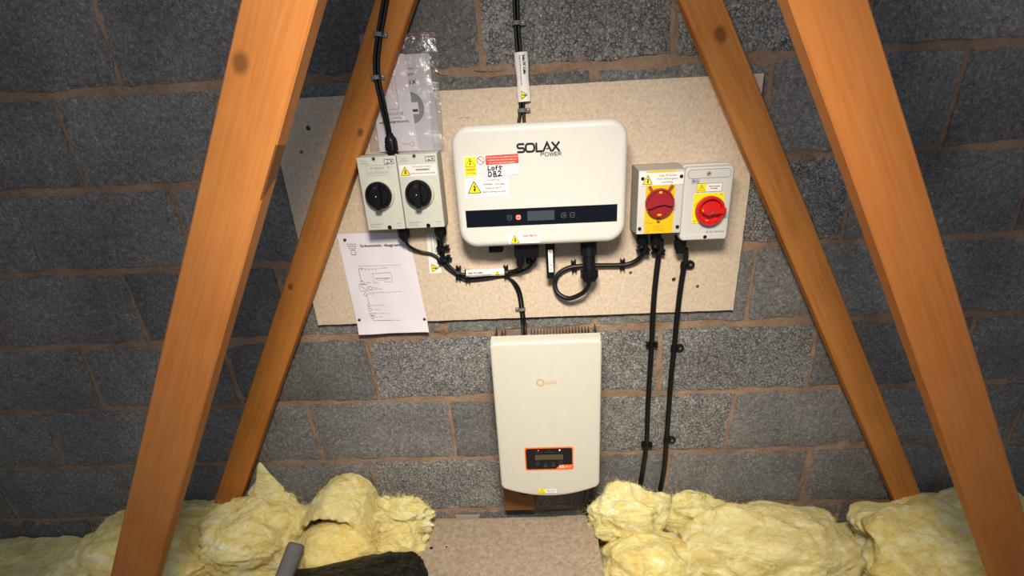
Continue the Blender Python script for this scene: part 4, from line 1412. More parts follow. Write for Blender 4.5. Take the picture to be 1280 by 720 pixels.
def saddle_clip(p, r, along, label, wall_y=-0.018):
    """black cable-tie saddle with forked tips on both sides"""
    p = Vector(p)
    t = thing('cable_clip', (p.x, wall_y, p.z), label, 'clip')
    d = Vector((along[0], 0, along[1])).normalized()
    s = Vector((-d.z, 0, d.x))
    bm = new()
    rings = []
    for o in (-0.0045, 0.0045):
        rings.append([p + d * o + (s * math.cos(2 * PI * k / 20) + Vector((0, -math.sin(2 * PI * k / 20), 0))) * (r + 0.0025) for k in range(20)])
    loft(bm, rings)
    bmesh.ops.recalc_face_normals(bm, faces=bm.faces)
    obj('strap', bm, 'black', t, 40)
    for sg in (1, -1):
        bm = new()
        for o in (-0.0055, 0.0055):
            q = p + s * sg * (r + (0.0062 if sg > 0 else 0.0030)) + d * o * 0.85
            hw = Vector((abs(d.x) * 0.0014 + abs(s.x) * 0.0048, 0, abs(d.z) * 0.0014 + abs(s.z) * 0.0048))
            box(bm, q.x - hw.x, min(p.y - 0.006, wall_y - 0.004), q.z - hw.z, q.x + hw.x, wall_y, q.z + hw.z, 0.0006)
        q = p + s * sg * (r + (0.0030 if sg > 0 else 0.0010))
        hw = Vector((abs(d.x) * 0.0055 + abs(s.x) * 0.004, 0, abs(d.z) * 0.0055 + abs(s.z) * 0.004))
        box(bm, q.x - hw.x, p.y - 0.002, q.z - hw.z, q.x + hw.x, wall_y, q.z + hw.z, 0.0006)
        obj('forked_tip', bm, 'black', t)
    return t

ring_clip((-0.3551, -0.0670, 1.4690), 0.0085, (0.1, 1), 'grey clip with nail on the left timber, upper of the two', side=-1, wall_y=-0.0645)
ring_clip((-0.3752, -0.0670, 1.3844), 0.0085, (-0.05, 1), 'grey clip with nail on the left timber, lower of the two', side=-1, wall_y=-0.0645)
ring_clip((-0.0434, -0.0120, 1.4827), 0.0082, (-0.02, 1), 'grey clip on the block wall above the white sleeve label', side=-1, wall_y=-0.004)
ring_clip((-0.0391, -0.0240, 1.3007), 0.0082, (0.0, 1), 'grey clip on the board just above the wide inverter', side=-1)
ring_clip((-0.0646, -0.0220, 0.7895), 0.0072, (-0.1, 1), 'grey clip on the pair of cables above the cream inverter', side=1)
saddle_clip((-0.2730, -0.0300, 0.9726), 0.008, (0.15, -1), 'black forked clip under the stickered switch box')
saddle_clip((-0.2727, -0.0270, 0.9410), 0.010, (0.4, -1), 'black forked clip where the cable bundle starts to bend')
saddle_clip((-0.2365, -0.0290, 0.9018), 0.010, (1, -0.1), 'black forked clip at the lower bend of the cable bundle')
saddle_clip((-0.2118, -0.0280, 0.8914), 0.009, (1, 0), 'black forked clip at the left end of the bundle sleeve label')
saddle_clip((-0.1025, -0.0280, 0.8984), 0.010, (1, 0.05), 'black forked clip at the right end of the bundle sleeve label')
saddle_clip((0.0853, -0.0280, 0.9076), 0.0066, (1, 0.1), 'black forked clip on the looped lead left of the round plug')
saddle_clip((0.2182, -0.0280, 0.9066), 0.0066, (1, 0), 'black forked clip on the looped lead right of the round plug')
saddle_clip((0.2731, -0.0450, 0.9468), 0.0066, (0.2, 1), 'black forked clip below the left gland of the yellow-plated switch box')
saddle_clip((0.3148, -0.0360, 0.9408), 0.0078, (0.1, 1), 'black forked clip below the right gland of the yellow-plated switch box')
def lug_clip(p, r, along, label, wall_y):
    p = Vector(p)
    t = thing('cable_clip', (p.x, wall_y, p.z), label, 'clip')
    d = Vector((along[0], 0, along[1])).normalized()
    s = Vector((-d.z, 0, d.x))
    bm = new()
    loft(bm, [[p + d * o + (s * math.cos(2 * PI * k / 20) + Vector((0, -math.sin(2 * PI * k / 20), 0))) * (r + 0.002) for k in range(20)] for o in (-0.007, 0.007)])
    bmesh.ops.recalc_face_normals(bm, faces=bm.faces)
    obj('strap', bm, 'black', t, 40)
    q = p + s * (r + 0.011)
    bm = new()
    lathe(bm, (q.x, wall_y, q.z), (0, -1, 0), [(0, 0.0115), (0.010, 0.0115), (0.012, 0.010), (0.012, 0.0001)], 18)
    l0 = p + s * r
    box(bm, min(l0.x, q.x), wall_y - 0.011, q.z - 0.010, max(l0.x, q.x), wall_y, q.z + 0.010, 0.001)
    obj('lug', bm, 'black', t)
    bm = lathe(new(), (q.x, wall_y - 0.0115, q.z), (0, -1, 0), [(0, 0.0048), (0.0015, 0.0044), (0.0022, 0.002), (0.0022, 0.0001)], 14)
    obj('screw', bm, 'steel', t)
lug_clip((0.3859, -0.0300, 0.9013), 0.0078, (-0.1, -1), 'black screwed clip on the board below the red-handled switch box', -0.018)
lug_clip((0.3816, -0.0140, 0.6466), 0.0078, (-0.1, -1), 'black screwed clip on the block wall, upper one on the right-hand thick cable', -0.003)
lug_clip((0.3816, -0.0140, 0.3216), 0.0078, (-0.1, -1), 'black screwed clip on the block wall, lower one on the right-hand thick cable', -0.003)
saddle_clip((0.3142, -0.0140, 0.6595), 0.0078, (-0.05, -1), 'black clip on the block wall, upper one on the left-hand thick cable', -0.003)
saddle_clip((0.3180, -0.0140, 0.3050), 0.0078, (-0.1, -1), 'black clip on the block wall, lower one on the left-hand thick cable', -0.003)

# ================================================================== schematic sheet
sh = thing('schematic_sheet', (-0.452, -0.020, 0.728), 'white paper sheet with a schematic diagram pinned to the board', 'paper')
c = [Vector((-0.5507, 0.7295)), Vector((-0.3415, 0.7292)), Vector((-0.3634, 1.0198)), Vector((-0.5592, 1.0227))]
def sheet_pt(u, v):
    p = c[0].lerp(c[1], u).lerp(c[3].lerp(c[2], u), v)
    y = -0.0198 - 0.0016 * math.sin(u * 7 + v * 3) ** 2 - max(0, 0.13 - v) * 0.06 * (0.6 + 0.4 * math.cos(u * 5)) - 0.004 * max(0, 0.2 - u) * v
    return (p.x, y, p.y)
bm = new()
NX, NZ = 20, 28
for off in (0.0, 0.0004):
    g = [[bm.verts.new(Vector(sheet_pt(i / NX, j / NZ)) + Vector((0, off, 0))) for i in range(NX + 1)] for j in range(NZ + 1)]
    for j in range(NZ):
        for i in range(NX):
            f_ = (g[j][i], g[j][i + 1], g[j + 1][i + 1], g[j + 1][i])
            face(bm, f_ if off == 0 else f_[::-1])
pp = obj('page', bm, 'paper', sh, 60)
def onto_sheet(bm):
    """wrap a drawing made in unit sheet coordinates (x, z in 0..1) onto the page"""
    for v in bm.verts:
        q = sheet_pt(v.co.x, v.co.z)
        v.co = Vector((q[0], q[1] - 0.0006, q[2]))
    bmesh.ops.recalc_face_normals(bm, faces=bm.faces)
    for f in bm.faces:
        if f.normal.y > 0: f.normal_flip()
    return bm
AS = 0.293 / 0.208
def U(pts): return pts
bm = new()
write(bm, 'Schematic diagram', 0.290, 0.872, 0.026, 0, width=0.565, bold=0.0052)
obj('title', onto_sheet(bm), 'ink_black', pp, 0)
bm = new()
def ln(*p, w=0.0035, closed=False): ribbon(bm, list(p), w, 0, closed=closed)
def oval(cx, cz, r, w=0.004): ribbon(bm, [(cx + r * math.cos(a * PI / 8), cz + r / AS * math.sin(a * PI / 8)) for a in range(16)], w, 0, closed=True)
for k in range(3): oval(0.128 + 0.046 * k, 0.893, 0.019)
ln((0.128, 0.876), (0.128, 0.862), (0.220, 0.862), (0.220, 0.876)); ln((0.174, 0.862), (0.174, 0.848))
ln((0.145, 0.803), (0.203, 0.803), (0.203, 0.846), (0.145, 0.846), closed=True, w=0.005)
ln((0.195, 0.640), (0.195, 0.668), (0.60, 0.668), w=0.004)
for k in range(6): ln((0.225 + 0.05 * k, 0.668), (0.240 + 0.05 * k, 0.655), (0.255 + 0.05 * k, 0.668), w=0.003)
ln((0.193, 0.668), (0.193, 0.545), w=0.005)
oval(0.205, 0.530, 0.022)
ln((0.150, 0.445), (0.260, 0.445), (0.260, 0.512), (0.150, 0.512), closed=True)
ln((0.165, 0.500), (0.245, 0.455))
oval(0.300, 0.472, 0.025)
oval(0.215, 0.412, 0.022)
ln((0.230, 0.395), (0.230, 0.315), w=0.005)
oval(0.225, 0.298, 0.020); oval(0.228, 0.255, 0.022); ln((0.21, 0.215), (0.31, 0.215)); ln((0.21, 0.225), (0.21, 0.195), (0.29, 0.195)); oval(0.24, 0.175, 0.020)
ln((0.240, 0.155), (0.240, 0.130)); ln((0.240, 0.138), (0.520, 0.138), w=0.003)
ln((0.375, 0.525), (0.635, 0.532), (0.635, 0.622), (0.375, 0.616), closed=True, w=0.003)
write(bm, 'Solar PV Schematic', 0.505, 0.563, 0.011, 0, width=0.20, align='C', bold=0.003)
write(bm, 'Issue and revision', 0.505, 0.548, 0.007, 0, width=0.15, align='C')
for s, x, z, w in (('Array 1 modules in series string to inverter input on roof', 0.20, 0.690, 0.60), ('DC isolator', 0.235, 0.526, 0.09), ('Inverter', 0.335, 0.477, 0.07), ('hybrid type', 0.335, 0.462, 0.13),
                   ('AC cable to loft distribution board and meter', 0.26, 0.425, 0.46), ('AC isolator', 0.245, 0.408, 0.10), ('AC generation meter', 0.25, 0.294, 0.20), ('Isolator', 0.26, 0.251, 0.12), ('Distribution unit', 0.315, 0.208, 0.16), ('Main supply', 0.27, 0.171, 0.11), ('Grid supply', 0.53, 0.132, 0.10)):
    write(bm, s, x, z, 0.007, 0, width=w)
obj('diagram', onto_sheet(bm), 'ink_grey', pp, 0)
for p in ((-0.5397, -0.0220, 1.0060), (-0.5431, -0.0220, 0.7738), (-0.3510, -0.0220, 0.7688)):
    bm = lathe(new(), (p[0], -0.0205, p[2]), (0, -1, 0), [(0, 0.0042), (0.0024, 0.0040), (0.0032, 0.0026), (0.0026, 0.0012), (0.0026, 0.0001)], 14)
    obj('screw', bm, 'dark_steel', sh)

# ================================================================== clear bag with booklets
def leaflet(name, pts, y, th, label, mat):
    t = thing(name, ((pts[0][0] + pts[1][0]) / 2, y, min(p[1] for p in pts)), label, 'booklet')
    pg = obj('pages', prism(new(), pts, y + th, y), mat, t, 0)
    return t, pg
# the sheets hang upside down, so all lettering is turned half round
b2, p2 = leaflet('instruction_booklet', [(-0.2478, 1.2194), (-0.2543, 1.4328), (-0.3646, 1.4317), (-0.3606, 1.2207)], -0.0210, 0.0015, 'greyish printed booklet with a round picture, upside down in the clear bag behind the leaflet', 'paper_grey')
bm = new()
write(bm, 'X1-', (-0.2915, 1.3800)[0], (-0.2915, 1.3800)[1], 0.010, -0.0213, rot=PI + 0.05, width=0.024, bold=0.0006)
write(bm, 'User Manual', (-0.2938, 1.4053)[0], (-0.2938, 1.4053)[1], 0.005, -0.0213, rot=PI + 0.05, width=0.014)
write(bm, 'SERIES', (-0.2935, 1.3936)[0], (-0.2935, 1.3936)[1], 0.005, -0.0213, rot=PI + 0.05, width=0.020)
obj('lettering', bm, 'ink_black', p2, 0)
cc = (-0.3156, 1.3189)
bm = new()
flat(bm, circ(cc[0], cc[1], 0.036, 40), -0.02125, 0)
flat(bm, quad(cc[0] - 0.016, cc[1] - 0.014, cc[0] + 0.022, cc[1] + 0.012), -0.0214, 1)
flat(bm, quad(cc[0] - 0.014, cc[1] - 0.009, cc[0] + 0.020, cc[1] - 0.003), -0.0215, 2)
obj('picture', bm, ['ink_pale', 'paper', 'ink_black'], p2, 0)
b1, p1 = leaflet('instruction_leaflet', [(-0.3057, 1.2220), (-0.3122, 1.4339), (-0.4002, 1.4349), (-0.4054, 1.2228)], -0.0230, 0.0008, 'white folded leaflet upside down at the front of the clear bag', 'paper')
bm = new()
a = (-0.3212, 1.2925)
write(bm, 'Quick Installation Guide', a[0], a[1], 0.0058, -0.0233, rot=PI + 0.02, width=0.074, bold=0.0005)
a = (-0.3380, 1.3004)
write(bm, 'Version 1.0', a[0], a[1], 0.0050, -0.0233, rot=PI + 0.02, width=0.032)
a = (-0.3325, 1.3109)
write(bm, '5G (0.7-3.0)-S', a[0], a[1], 0.0056, -0.0233, rot=PI + 0.02, width=0.044)
obj('lettering', bm, 'ink_black', p1, 0)
bm = new()
ribbon(bm, [(-0.3676, 1.3886), (-0.3422, 1.3890), (-0.3413, 1.3183), (-0.3713, 1.3180)], 0.0006, -0.0233, closed=True)
ribbon(bm, [(-0.3679, 1.3750), (-0.3501, 1.3759), (-0.3500, 1.3639), (-0.3676, 1.3648)], 0.0005, -0.0233, closed=True)
obj('picture', bm, 'ink_grey', p1, 0)
bm = new()
a = (-0.3199, 1.2376)
ribbon(bm, circ(a[0], a[1], 0.0050, 18), 0.0016, -0.0233, closed=True)
write(bm, 'solis', a[0] - 0.007, a[1] + 0.0035, 0.0075, -0.0233, rot=PI, width=0.018)
obj('logo', bm, 'ink_pink', p1, 0)

zb_ = thing('zip_bag', (-0.33, -0.023, 1.218), 'clear crinkled zip bag of booklets hanging behind the left timber', 'bag')
bc = [Vector((-0.4295, 1.2240)), Vector((-0.2394, 1.2172)), Vector((-0.2327, 1.4731)), Vector((-0.4114, 1.4756))]
def bag_pt(u, v, front):
    p = bc[0].lerp(bc[1], u).lerp(bc[3].lerp(bc[2], u), v)
    e = min(u, 1 - u) * 5
    k = min(1, e)
    y = -0.0245 - (0.0024 if front else -0.0045) * k
    if front:
        y -= max(0, noise.noise(Vector((u * 4, v * 5, 2)))) * 0.004 * k + noise.noise(Vector((u * 14, v * 18, 6))) * 0.0016 * k
        y = max(y, -0.0266 + 0.000) if u < 0.32 else y
    return (p.x + noise.noise(Vector((v * 7, u * 3, 1))) * 0.0015, y, p.y)
bm = new()
NX, NZ = 34, 56
for fr in (True, False):
    g = [[bm.verts.new(bag_pt(i / NX, j / NZ, fr)) for i in range(NX + 1)] for j in range(NZ + 1)]
    for j in range(NZ):
        for i in range(NX):
            f_ = (g[j][i], g[j][i + 1], g[j + 1][i + 1], g[j + 1][i])
            face(bm, f_ if fr else f_[::-1])
obj('film', bm, 'film', zb_, 60)
bm = new()
a, b = Vector(bag_pt(0.5, 0.985, True)), Vector(bag_pt(0.97, 0.985, True))
tube(bm, [a, a.lerp(b, 0.5), b], 0.0011, 6, 4)
obj('zip_seal', bm, 'zip_red', zb_)

# ================================================================== floor board
bm = new()
outl = [(-0.47, -0.022), (-0.30, -0.021), (-0.295, -0.026), (0.02, -0.024), (0.04, -0.020), (0.147, -0.019), (0.150, -0.10), (0.156, -0.30), (0.160, -0.85), (-0.45, -0.85)]
loft(bm, [[(x, y, 0.004) for x, y in outl], [(x, y, 0.022) for x, y in outl]])
bmesh.ops.recalc_face_normals(bm, faces=bm.faces)
fb = obj('floor_board', bm, 'floorboard', None, 0)
tag(fb, 'dusty chipboard floor board lying between the two insulation piles', 'board')
for x in (-0.36, 0.09):
    j = obj('ceiling_joist', box(new(), x - 0.0175, -1.7, -0.14, x + 0.0175, -0.005, 0.004, 0.002), 'block_wood')
    tag(j, 'timber joist under the floor board, %s one' % ('left' if x < 0 else 'right'), 'timber')
bm = new()
outl = [(-0.335, -0.030), (-0.29, -0.028), (-0.255, -0.030), (-0.250, -0.019), (-0.30, -0.016), (-0.338, -0.018)]
loft(bm, [[(x, y, 0.0222) for x, y in outl], [(x, y, 0.033 + 0.003 * math.sin(x * 90)) for x, y in outl]])
bmesh.ops.recalc_face_normals(bm, faces=bm.faces)
tag(obj('mortar_fragment', bm, 'plaster'), 'pale flat mortar fragment at the back edge of the floor board', 'debris')
def crumb(p, s, label, seed):
    bm = new()
    bmesh.ops.create_icosphere(bm, subdivisions=2, radius=1)
    for v in bm.verts:
        k = 1 + noise.noise(v.co * 1.5 + Vector((seed, 0, 0))) * 0.5
        v.co = Vector((p[0] + v.co.x * s[0] * k, p[1] + v.co.y * s[1] * k, 0.022 + s[2] * 0.8 + v.co.z * s[2] * k))
    tag(obj('debris_crumb', bm, 'black'), label, 'debris')

# ================================================================== glass wool
def add_fibres(bm, count, rn, lmin=0.012, lmax=0.046):
    """thin curved strands lying on and sticking out of a wool surface"""
    bm.verts.ensure_lookup_table()
    bm.normal_update()
    fb_ = new()
    N = len(bm.verts)
    for _ in range(count):
        v = bm.verts[rn.randrange(N)]
        if v.normal.z < -0.3 or v.normal.y > 0.6: continue
        p = v.co.copy()
        nrm = v.normal.copy()
        d = nrm.cross(Vector((rn.uniform(-1, 1), rn.uniform(-1, 1), rn.uniform(-1, 1)))).normalized()
        d = (d + nrm * rn.uniform(0.03, 0.38)).normalized()
        bend = Vector((rn.uniform(-1, 1), rn.uniform(-1, 1), rn.uniform(-1, 0.4))) * 0.5
        L = rn.uniform(lmin, lmax)
        w = rn.uniform(0.00018, 0.00042)
        prev = None
        ok = True
        for k in range(4):
            if p.y > -0.007: break
            side = d.cross(nrm)
            side = (side.normalized() if side.length > 1e-4 else Vector((1, 0, 0))) * w * (1 - k / 4.2)
            cur = (fb_.verts.new(p - side), fb_.verts.new(p + side))
            if prev: face(fb_, (prev[0], prev[1], cur[1], cur[0]))
            prev = cur
            p = p + d * L / 3
            d = (d + bend * 0.6 - nrm * 0.18).normalized()
    return fb_

def wool(name, center, rad, rot, seed, mat, label, e=0.9, amp=(0.22, 0.12, 0.05), flat_bottom=None, sub=6, fibres=5200, fold=0.0, peak=None):
    """one torn lump of glass wool: squashed superellipsoid pushed in and out by layered noise"""
    bm = new()
    bmesh.ops.create_icosphere(bm, subdivisions=sub, radius=1)
    C_ = Vector(center)
    R_ = Matrix.Rotation(rot[2], 3, 'Z') @ Matrix.Rotation(rot[1], 3, 'Y') @ Matrix.Rotation(rot[0], 3, 'X')
    o = Vector((seed * 5.1, seed * 2.3, seed * 9.7))
    big = max(rad)
    for v in bm.verts:
        d = v.co.normalized()
        q = Vector([math.copysign(abs(t) ** e, t) for t in d])
        m = Vector((d.x * rad[0], d.y * rad[1], d.z * rad[2]))          # position in metres, so detail keeps its size
        s1 = noise.noise(d * 1.6 + o)
        warp = noise.noise_vector(m * 14 + o)
        s2 = noise.turbulence(d * 2.2 + warp * 0.35 + o, 3, False)
        mw = m + warp * 0.022
        ridge = 1 - abs(noise.noise(Vector((mw.x * 9, mw.y * 22, mw.z * 30)) + o)) * 2.4
        ridge2 = 1 - abs(noise.noise(mw * 30 + o)) * 2.2
        s3 = noise.noise(mw * 55 + o)
        s4 = noise.noise(Vector((mw.x * 90, mw.y * 160, mw.z * 200)) + o)
        k = 1 + amp[0] * s1 + amp[1] * (s2 - 0.4)
        p = Vector((q.x * rad[0], q.y * rad[1], q.z * rad[2])) * k
        p += d * (fold * (0.0085 * ridge + 0.0035 * ridge2) + amp[2] * 0.06 * s3 + 0.0020 * s4)
        if peak:
            w = math.exp(-((d.x - peak[0]) ** 2 + (d.y - peak[1]) ** 2) / peak[3]) * max(0, d.z)
            p.z += peak[2] * w
        p = R_ @ p + C_
        if p.y > -0.006: p.y = -0.006 - (p.y + 0.006) * 0.05
        if flat_bottom is not None and p.z < flat_bottom: p.z = flat_bottom + (p.z - flat_bottom) * 0.05
        v.co = p
    bmesh.ops.recalc_face_normals(bm, faces=bm.faces)
    fb_ = add_fibres(bm, fibres, random.Random(int(seed * 100)))
    off = Vector((C_.x, C_.y, min(v.co.z for v in bm.verts)))
    o_ = obj(name, bm, mat, None, 80)
    tag(o_, label, 'insulation')
    if len(fb_.verts):
        f = obj('loose_fibres', fb_, 'fibre', o_, 0)
        f['kind'] = 'stuff'
    else:
        fb_.free()
    return o_

# flat batts under the lumps, running out of the picture on both sides
def batt(x0, x1, y0, ztop, seed, mat, label):
    bm = new()
    nx, ny = int((x1 - x0) / 0.016), int((0 - y0) / 0.016)
    g = []
    for j in range(ny + 1):
        row = []
        for i in range(nx + 1):
            u, v = i / nx, j / ny
            x, y = lerp(x0, x1, u), lerp(y0, -0.010, v)
            q = Vector((x * 5, y * 5, seed))
            z = ztop + noise.noise(q) * 0.022 + noise.noise(q * 3.1) * 0.010 + noise.noise(q * 9) * 0.005 + noise.noise(q * 26) * 0.0025
            if i in (0, nx) or j == 0: z -= 0.03
            row.append(bm.verts.new((x + noise.noise(q * 4) * 0.006, min(y + noise.noise(q * 4.7) * 0.005, -0.008), z)))
        g.append(row)
    for j in range(ny):
        for i in range(nx):
            face(bm, (g[j][i], g[j][i + 1], g[j + 1][i + 1], g[j + 1][i]))
    rim = [g[0][i] for i in range(nx + 1)] + [g[j][nx] for j in range(1, ny + 1)] + [g[ny][i] for i in range(nx - 1, -1, -1)] + [g[j][0] for j in range(ny - 1, 0, -1)]
    low = [bm.verts.new((v.co.x, v.co.y, -0.139)) for v in rim]
    for i in range(len(rim)):
        face(bm, (rim[(i + 1) % len(rim)], rim[i], low[i], low[(i + 1) % len(rim)]))
    face(bm, low)
    bmesh.ops.recalc_face_normals(bm, faces=bm.faces)
    return tag(obj('insulation_batt', bm, mat, None, 70), label, 'insulation')
batt(-3.0, -0.475, -0.75, -0.035, 4.0, 'wool_tan', 'flat yellowish insulation batt along the left of the floor board')
batt(0.165, 2.6, -0.75, -0.045, 8.0, 'wool_tan', 'flat yellowish insulation batt along the right of the floor board')

# left pile
wool('insulation_lump', (-0.9796, -0.1600, 0.0801), (0.155, 0.13, 0.125), (0.1, 0.1, 0.2), 1.2, 'wool', 'yellow insulation lump at the far left below the timber', flat_bottom=-0.02, fold=0.5)
wool('insulation_tuft', (-0.9615, -0.0500, 0.1097), (0.095, 0.036, 0.095), (0, 0.05, 0), 2.7, 'wool_pale', 'pointed pale insulation tuft standing against the wall at left', e=1.0, flat_bottom=-0.05, sub=5, peak=(-0.05, 0.0, 0.085, 0.07), fibres=900)
# a batt folded over into an arch, its open end towards the viewer
def arch_roll(cx, z0, a, h, yb, yf, seed, mat, label):
    bm = new()
    NU, NV = 90, 44
    o = Vector((seed, seed * 2, 3))
    def surf(u, v, inner):
        ang = PI * (1.06 - 1.12 * u)
        y = lerp(yb, yf, v) 
        flare = 0.05 * max(0.0, 0.3 - u) / 0.3
        r1 = 1 + 0.05 * noise.noise(Vector((u * 3, v * 2, seed)))
        th = 0.022 * (1 - 0.5 * v ** 3) if inner else 0.0
        x = cx + (a * r1 - th) * math.cos(ang) - flare
        z = z0 + (h * r1 - th) * max(-0.2, math.sin(ang)) - 0.035 * v ** 2 * (0.6 + 0.4 * math.cos(ang))
        # ragged lip
        y -= (0.020 * noise.noise(Vector((u * 7, 2, seed))) + 0.008 * noise.noise(Vector((u * 22, 4, seed)))) * v ** 3 - 0.035 * v * (1 - math.sin(max(0, min(PI, ang))))
        p = Vector((x, y, z))
        n_ = Vector((math.cos(ang), -0.2 * v, math.sin(ang)))
        q = p + o
        wq = noise.noise_vector(q * 16) * 0.02
        p += n_ * (0.0085 * noise.noise((q + wq) * 13) + 0.0045 * noise.noise((q + wq) * 38) + 0.002 * noise.noise((q + wq) * 110))
        p.y = min(p.y, -0.007)
        return p
    g = [[bm.verts.new(surf(i / NU, j / NV, False)) for i in range(NU + 1)] for j in range(NV + 1)]
    h_ = [[bm.verts.new(surf(i / NU, j / NV, True)) for i in range(NU + 1)] for j in range(NV + 1)]
    for j in range(NV):
        for i in range(NU):
            face(bm, (g[j][i], g[j][i + 1], g[j + 1][i + 1], g[j + 1][i]))
            face(bm, (h_[j][i], h_[j + 1][i], h_[j + 1][i + 1], h_[j][i + 1]))
    for i in range(NU):
        face(bm, (g[NV][i], g[NV][i + 1], h_[NV][i + 1], h_[NV][i]))
        face(bm, (g[0][i + 1], g[0][i], h_[0][i], h_[0][i + 1]))
    for j in range(NV):
        face(bm, (g[j + 1][0], h_[j + 1][0], h_[j][0], g[j][0]))
        face(bm, (g[j][NU], h_[j][NU], h_[j + 1][NU], g[j + 1][NU]))
    bmesh.ops.recalc_face_normals(bm, faces=bm.faces)
    fb_ = add_fibres(bm, 1500, random.Random(34), 0.006, 0.018)
    o_ = obj('insulation_roll', bm, mat, None, 80)
    tag(o_, label, 'insulation')
    obj('loose_fibres', fb_, 'fibre', o_, 0)['kind'] = 'stuff'
arch_roll(-0.695, 0.055, 0.118, 0.168, -0.012, -0.200, 3.4, 'wool_tan', 'rounded tan-skinned insulation roll, tallest in the left pile')
wool('insulation_lump', (-0.690, -0.205, 0.062), (0.135, 0.115, 0.092), (0, 0, 0.1), 4.9, 'wool_rich', 'rich yellow insulation lump filling the mouth of the tan roll', amp=(0.10, 0.05, 0.03), flat_bottom=-0.02, fold=0.4)
wool('insulation_lump', (-0.5199, -0.0750, 0.0839), (0.110, 0.050, 0.066), (0, 0.12, 0), 5.3, 'wool_pale', 'torn pale insulation lump at the back left edge of the floor board', amp=(0.30, 0.24, 0.09), flat_bottom=-0.02, fold=0.9)
wool('insulation_lump', (-0.5055, -0.1500, 0.0232), (0.085, 0.060, 0.055), (0, 0.05, 0.1), 6.1, 'wool', 'small ragged insulation lump touching the black sack', amp=(0.26, 0.2, 0.07), flat_bottom=-0.02, fold=0.8)
wool('insulation_lump', (-0.8768, -0.1100, 0.0726), (0.085, 0.07, 0.075), (0, 0.2, 0.3), 7.9, 'wool_tan', 'tan insulation lump between the pointed tuft and the roll', amp=(0.14, 0.10, 0.03), flat_bottom=-0.02, fold=0.4)
wool('insulation_lump', (-1.30, -0.20, 0.05), (0.30, 0.20, 0.13), (0, 0, 0.1), 8.6, 'wool', 'broad insulation lump left of the left timber foot', flat_bottom=-0.05, fold=0.5)
# right pile
wool('insulation_lump', (0.2588, -0.0850, 0.0711), (0.132, 0.072, 0.105), (0, 0.2, 0), 11.3, 'wool_pale', 'torn pale insulation lump beside the cream inverter', amp=(0.20, 0.12, 0.06), flat_bottom=-0.05, fold=0.8)
wool('insulation_lump', (0.4811, -0.0550, 0.0386), (0.125, 0.060, 0.075), (0, 0.06, 0), 12.8, 'wool_pale', 'narrow insulation lump along the wall at the foot of the right thick cable', amp=(0.24, 0.2, 0.06), flat_bottom=-0.08, fold=0.8)
wool('insulation_lump', (0.3139, -0.2250, -0.0256), (0.158, 0.120, 0.110), (0, 0.05, 0.1), 13.9, 'wool', 'rounded insulation lump at the front right edge of the floor board', amp=(0.14, 0.10, 0.03), flat_bottom=-0.05, fold=0.4)
wool('insulation_lump', (0.6785, -0.1750, 0.0035), (0.275, 0.165, 0.125), (0, 0.0, -0.05), 15.2, 'wool_tan', 'wide flat insulation lump at the right edge under the wall', amp=(0.14, 0.10, 0.03), flat_bottom=-0.05, fold=0.4, fibres=9000)
wool('insulation_lump', (1.30, -0.22, 0.02), (0.36, 0.22, 0.13), (0, 0, 0.1), 16.4, 'wool', 'broad insulation lump at the far right end of the wall', flat_bottom=-0.05, fold=0.5)
wool('insulation_shred', (-0.425, -0.135, 0.034), (0.020, 0.010, 0.010), (0, -0.5, 0.3), 17.7, 'wool_pale', 'tiny pale insulation shred on the left of the floor board', e=1.0, flat_bottom=0.0225, sub=3, fibres=60)
wool('insulation_shred', (0.1353, -0.0700, 0.0263), (0.014, 0.008, 0.035), (0, 0.2, 0), 18.4, 'wool_pale', 'thin hanging insulation shred at the corner under the cream inverter', e=1.0, amp=(0.4, 0.3, 0.1), flat_bottom=0.0225, sub=3, fibres=60)

# ================================================================== grey foam pipe sleeve
pa, pb = Vector((-0.7532, -0.3000, 0.1819)), Vector((-0.7927, -0.4000, 0.0831))
d = pb - pa
bm = lathe(new(), pa - d.normalized() * 0.002, d, [(0.012, 0.0001), (0.012, 0.013), (0.0, 0.015), (0.002, 0.022), (0.008, 0.0245), (d.length, 0.0245)], 28)
ps = obj('pipe_sleeve', bm, 'foam')
tag(ps, 'grey foam pipe sleeve sticking out over the yellow insulation', 'pipe')

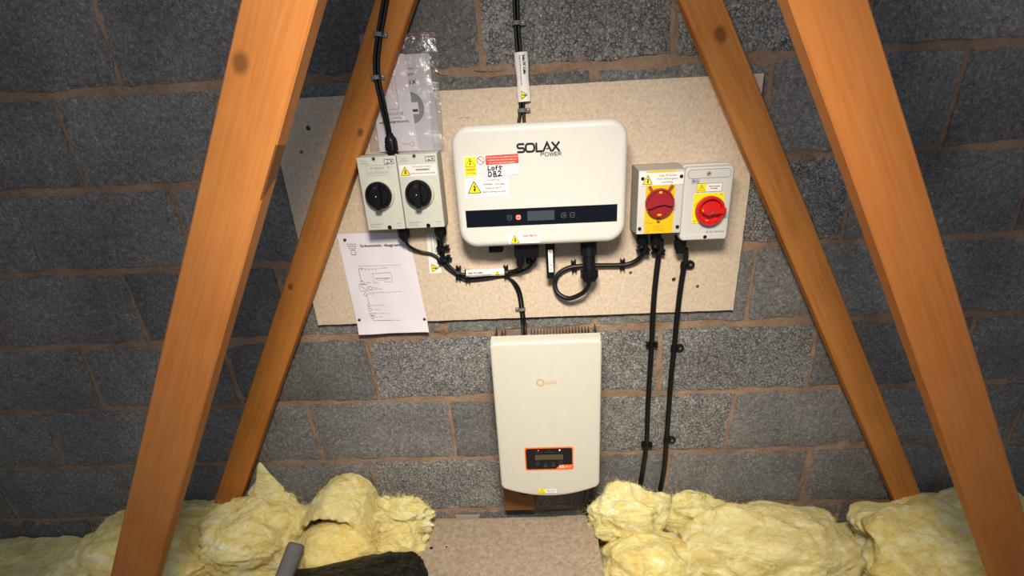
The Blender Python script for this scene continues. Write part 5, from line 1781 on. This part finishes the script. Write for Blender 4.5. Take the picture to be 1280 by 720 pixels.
# ================================================================== black sack in the foreground
def sack():
    bm = new()
    bmesh.ops.create_icosphere(bm, subdivisions=6, radius=1)
    C_ = Vector((-0.590, -0.515, 0.066))
    for v in bm.verts:
        dd = v.co.normalized()
        q = Vector([math.copysign(abs(t) ** 0.45, t) for t in dd])
        wr = noise.noise_vector(dd * 1.7 + Vector((3, 1, 2))) * 0.5
        k = 1 + 0.05 * noise.noise(dd * 1.4 + Vector((8, 2, 1))) + 0.035 * (1 - abs(noise.noise(dd * 4 + wr)) * 2) + 0.016 * (0.5 - abs(noise.noise(dd * 9 + wr * 5))) + 0.010 * noise.noise(dd * 22 + wr * 6)
        p = Vector((q.x * 0.245, q.y * 0.225, q.z * 0.066)) * k
        p.z += 0.02 * (p.x / 0.24)
        p = Matrix.Rotation(0.16, 3, 'Z') @ p + C_
        if p.z < 0.0225: p.z = 0.0225 + (p.z - 0.0225) * 0.02
        v.co = p
    bmesh.ops.recalc_face_normals(bm, faces=bm.faces)
    o = obj('plastic_sack', bm, 'binbag', None, 80)
    tag(o, 'crumpled black plastic sack in the foreground beside the floor board', 'bag')
sack()
crumb((-0.398, -0.165, 0), (0.006, 0.004, 0.003), 'black crumb on the floor board beside the sack', 1.0)
crumb((-0.348, -0.160, 0), (0.003, 0.003, 0.002), 'small black speck on the floor board, right of the crumb', 2.0)

# repeats that belong together
GROUPS = {'dc_isolator': 'grey switch boxes with black knobs', 'rotary_isolator': 'switch boxes with red knobs', 'solar_cable': 'thin black cables', 'mains_cable': 'thick black cables',
          'cable_clip': 'cable clips', 'dc_connector': 'black plugs under the wide inverter', 'cable_label': 'white cable labels', 'insulation_lump': 'lumps of yellow insulation',
          'insulation_batt': 'flat insulation batts', 'insulation_shred': 'insulation shreds', 'truss_web': 'diagonal truss timbers', 'ceiling_joist': 'joists under the floor board', 'debris_crumb': 'crumbs on the floor board'}
for o in COL.objects:
    if o.parent is None and 'label' in o and o.name.split('.')[0] in GROUPS:
        o['group'] = GROUPS[o.name.split('.')[0]]
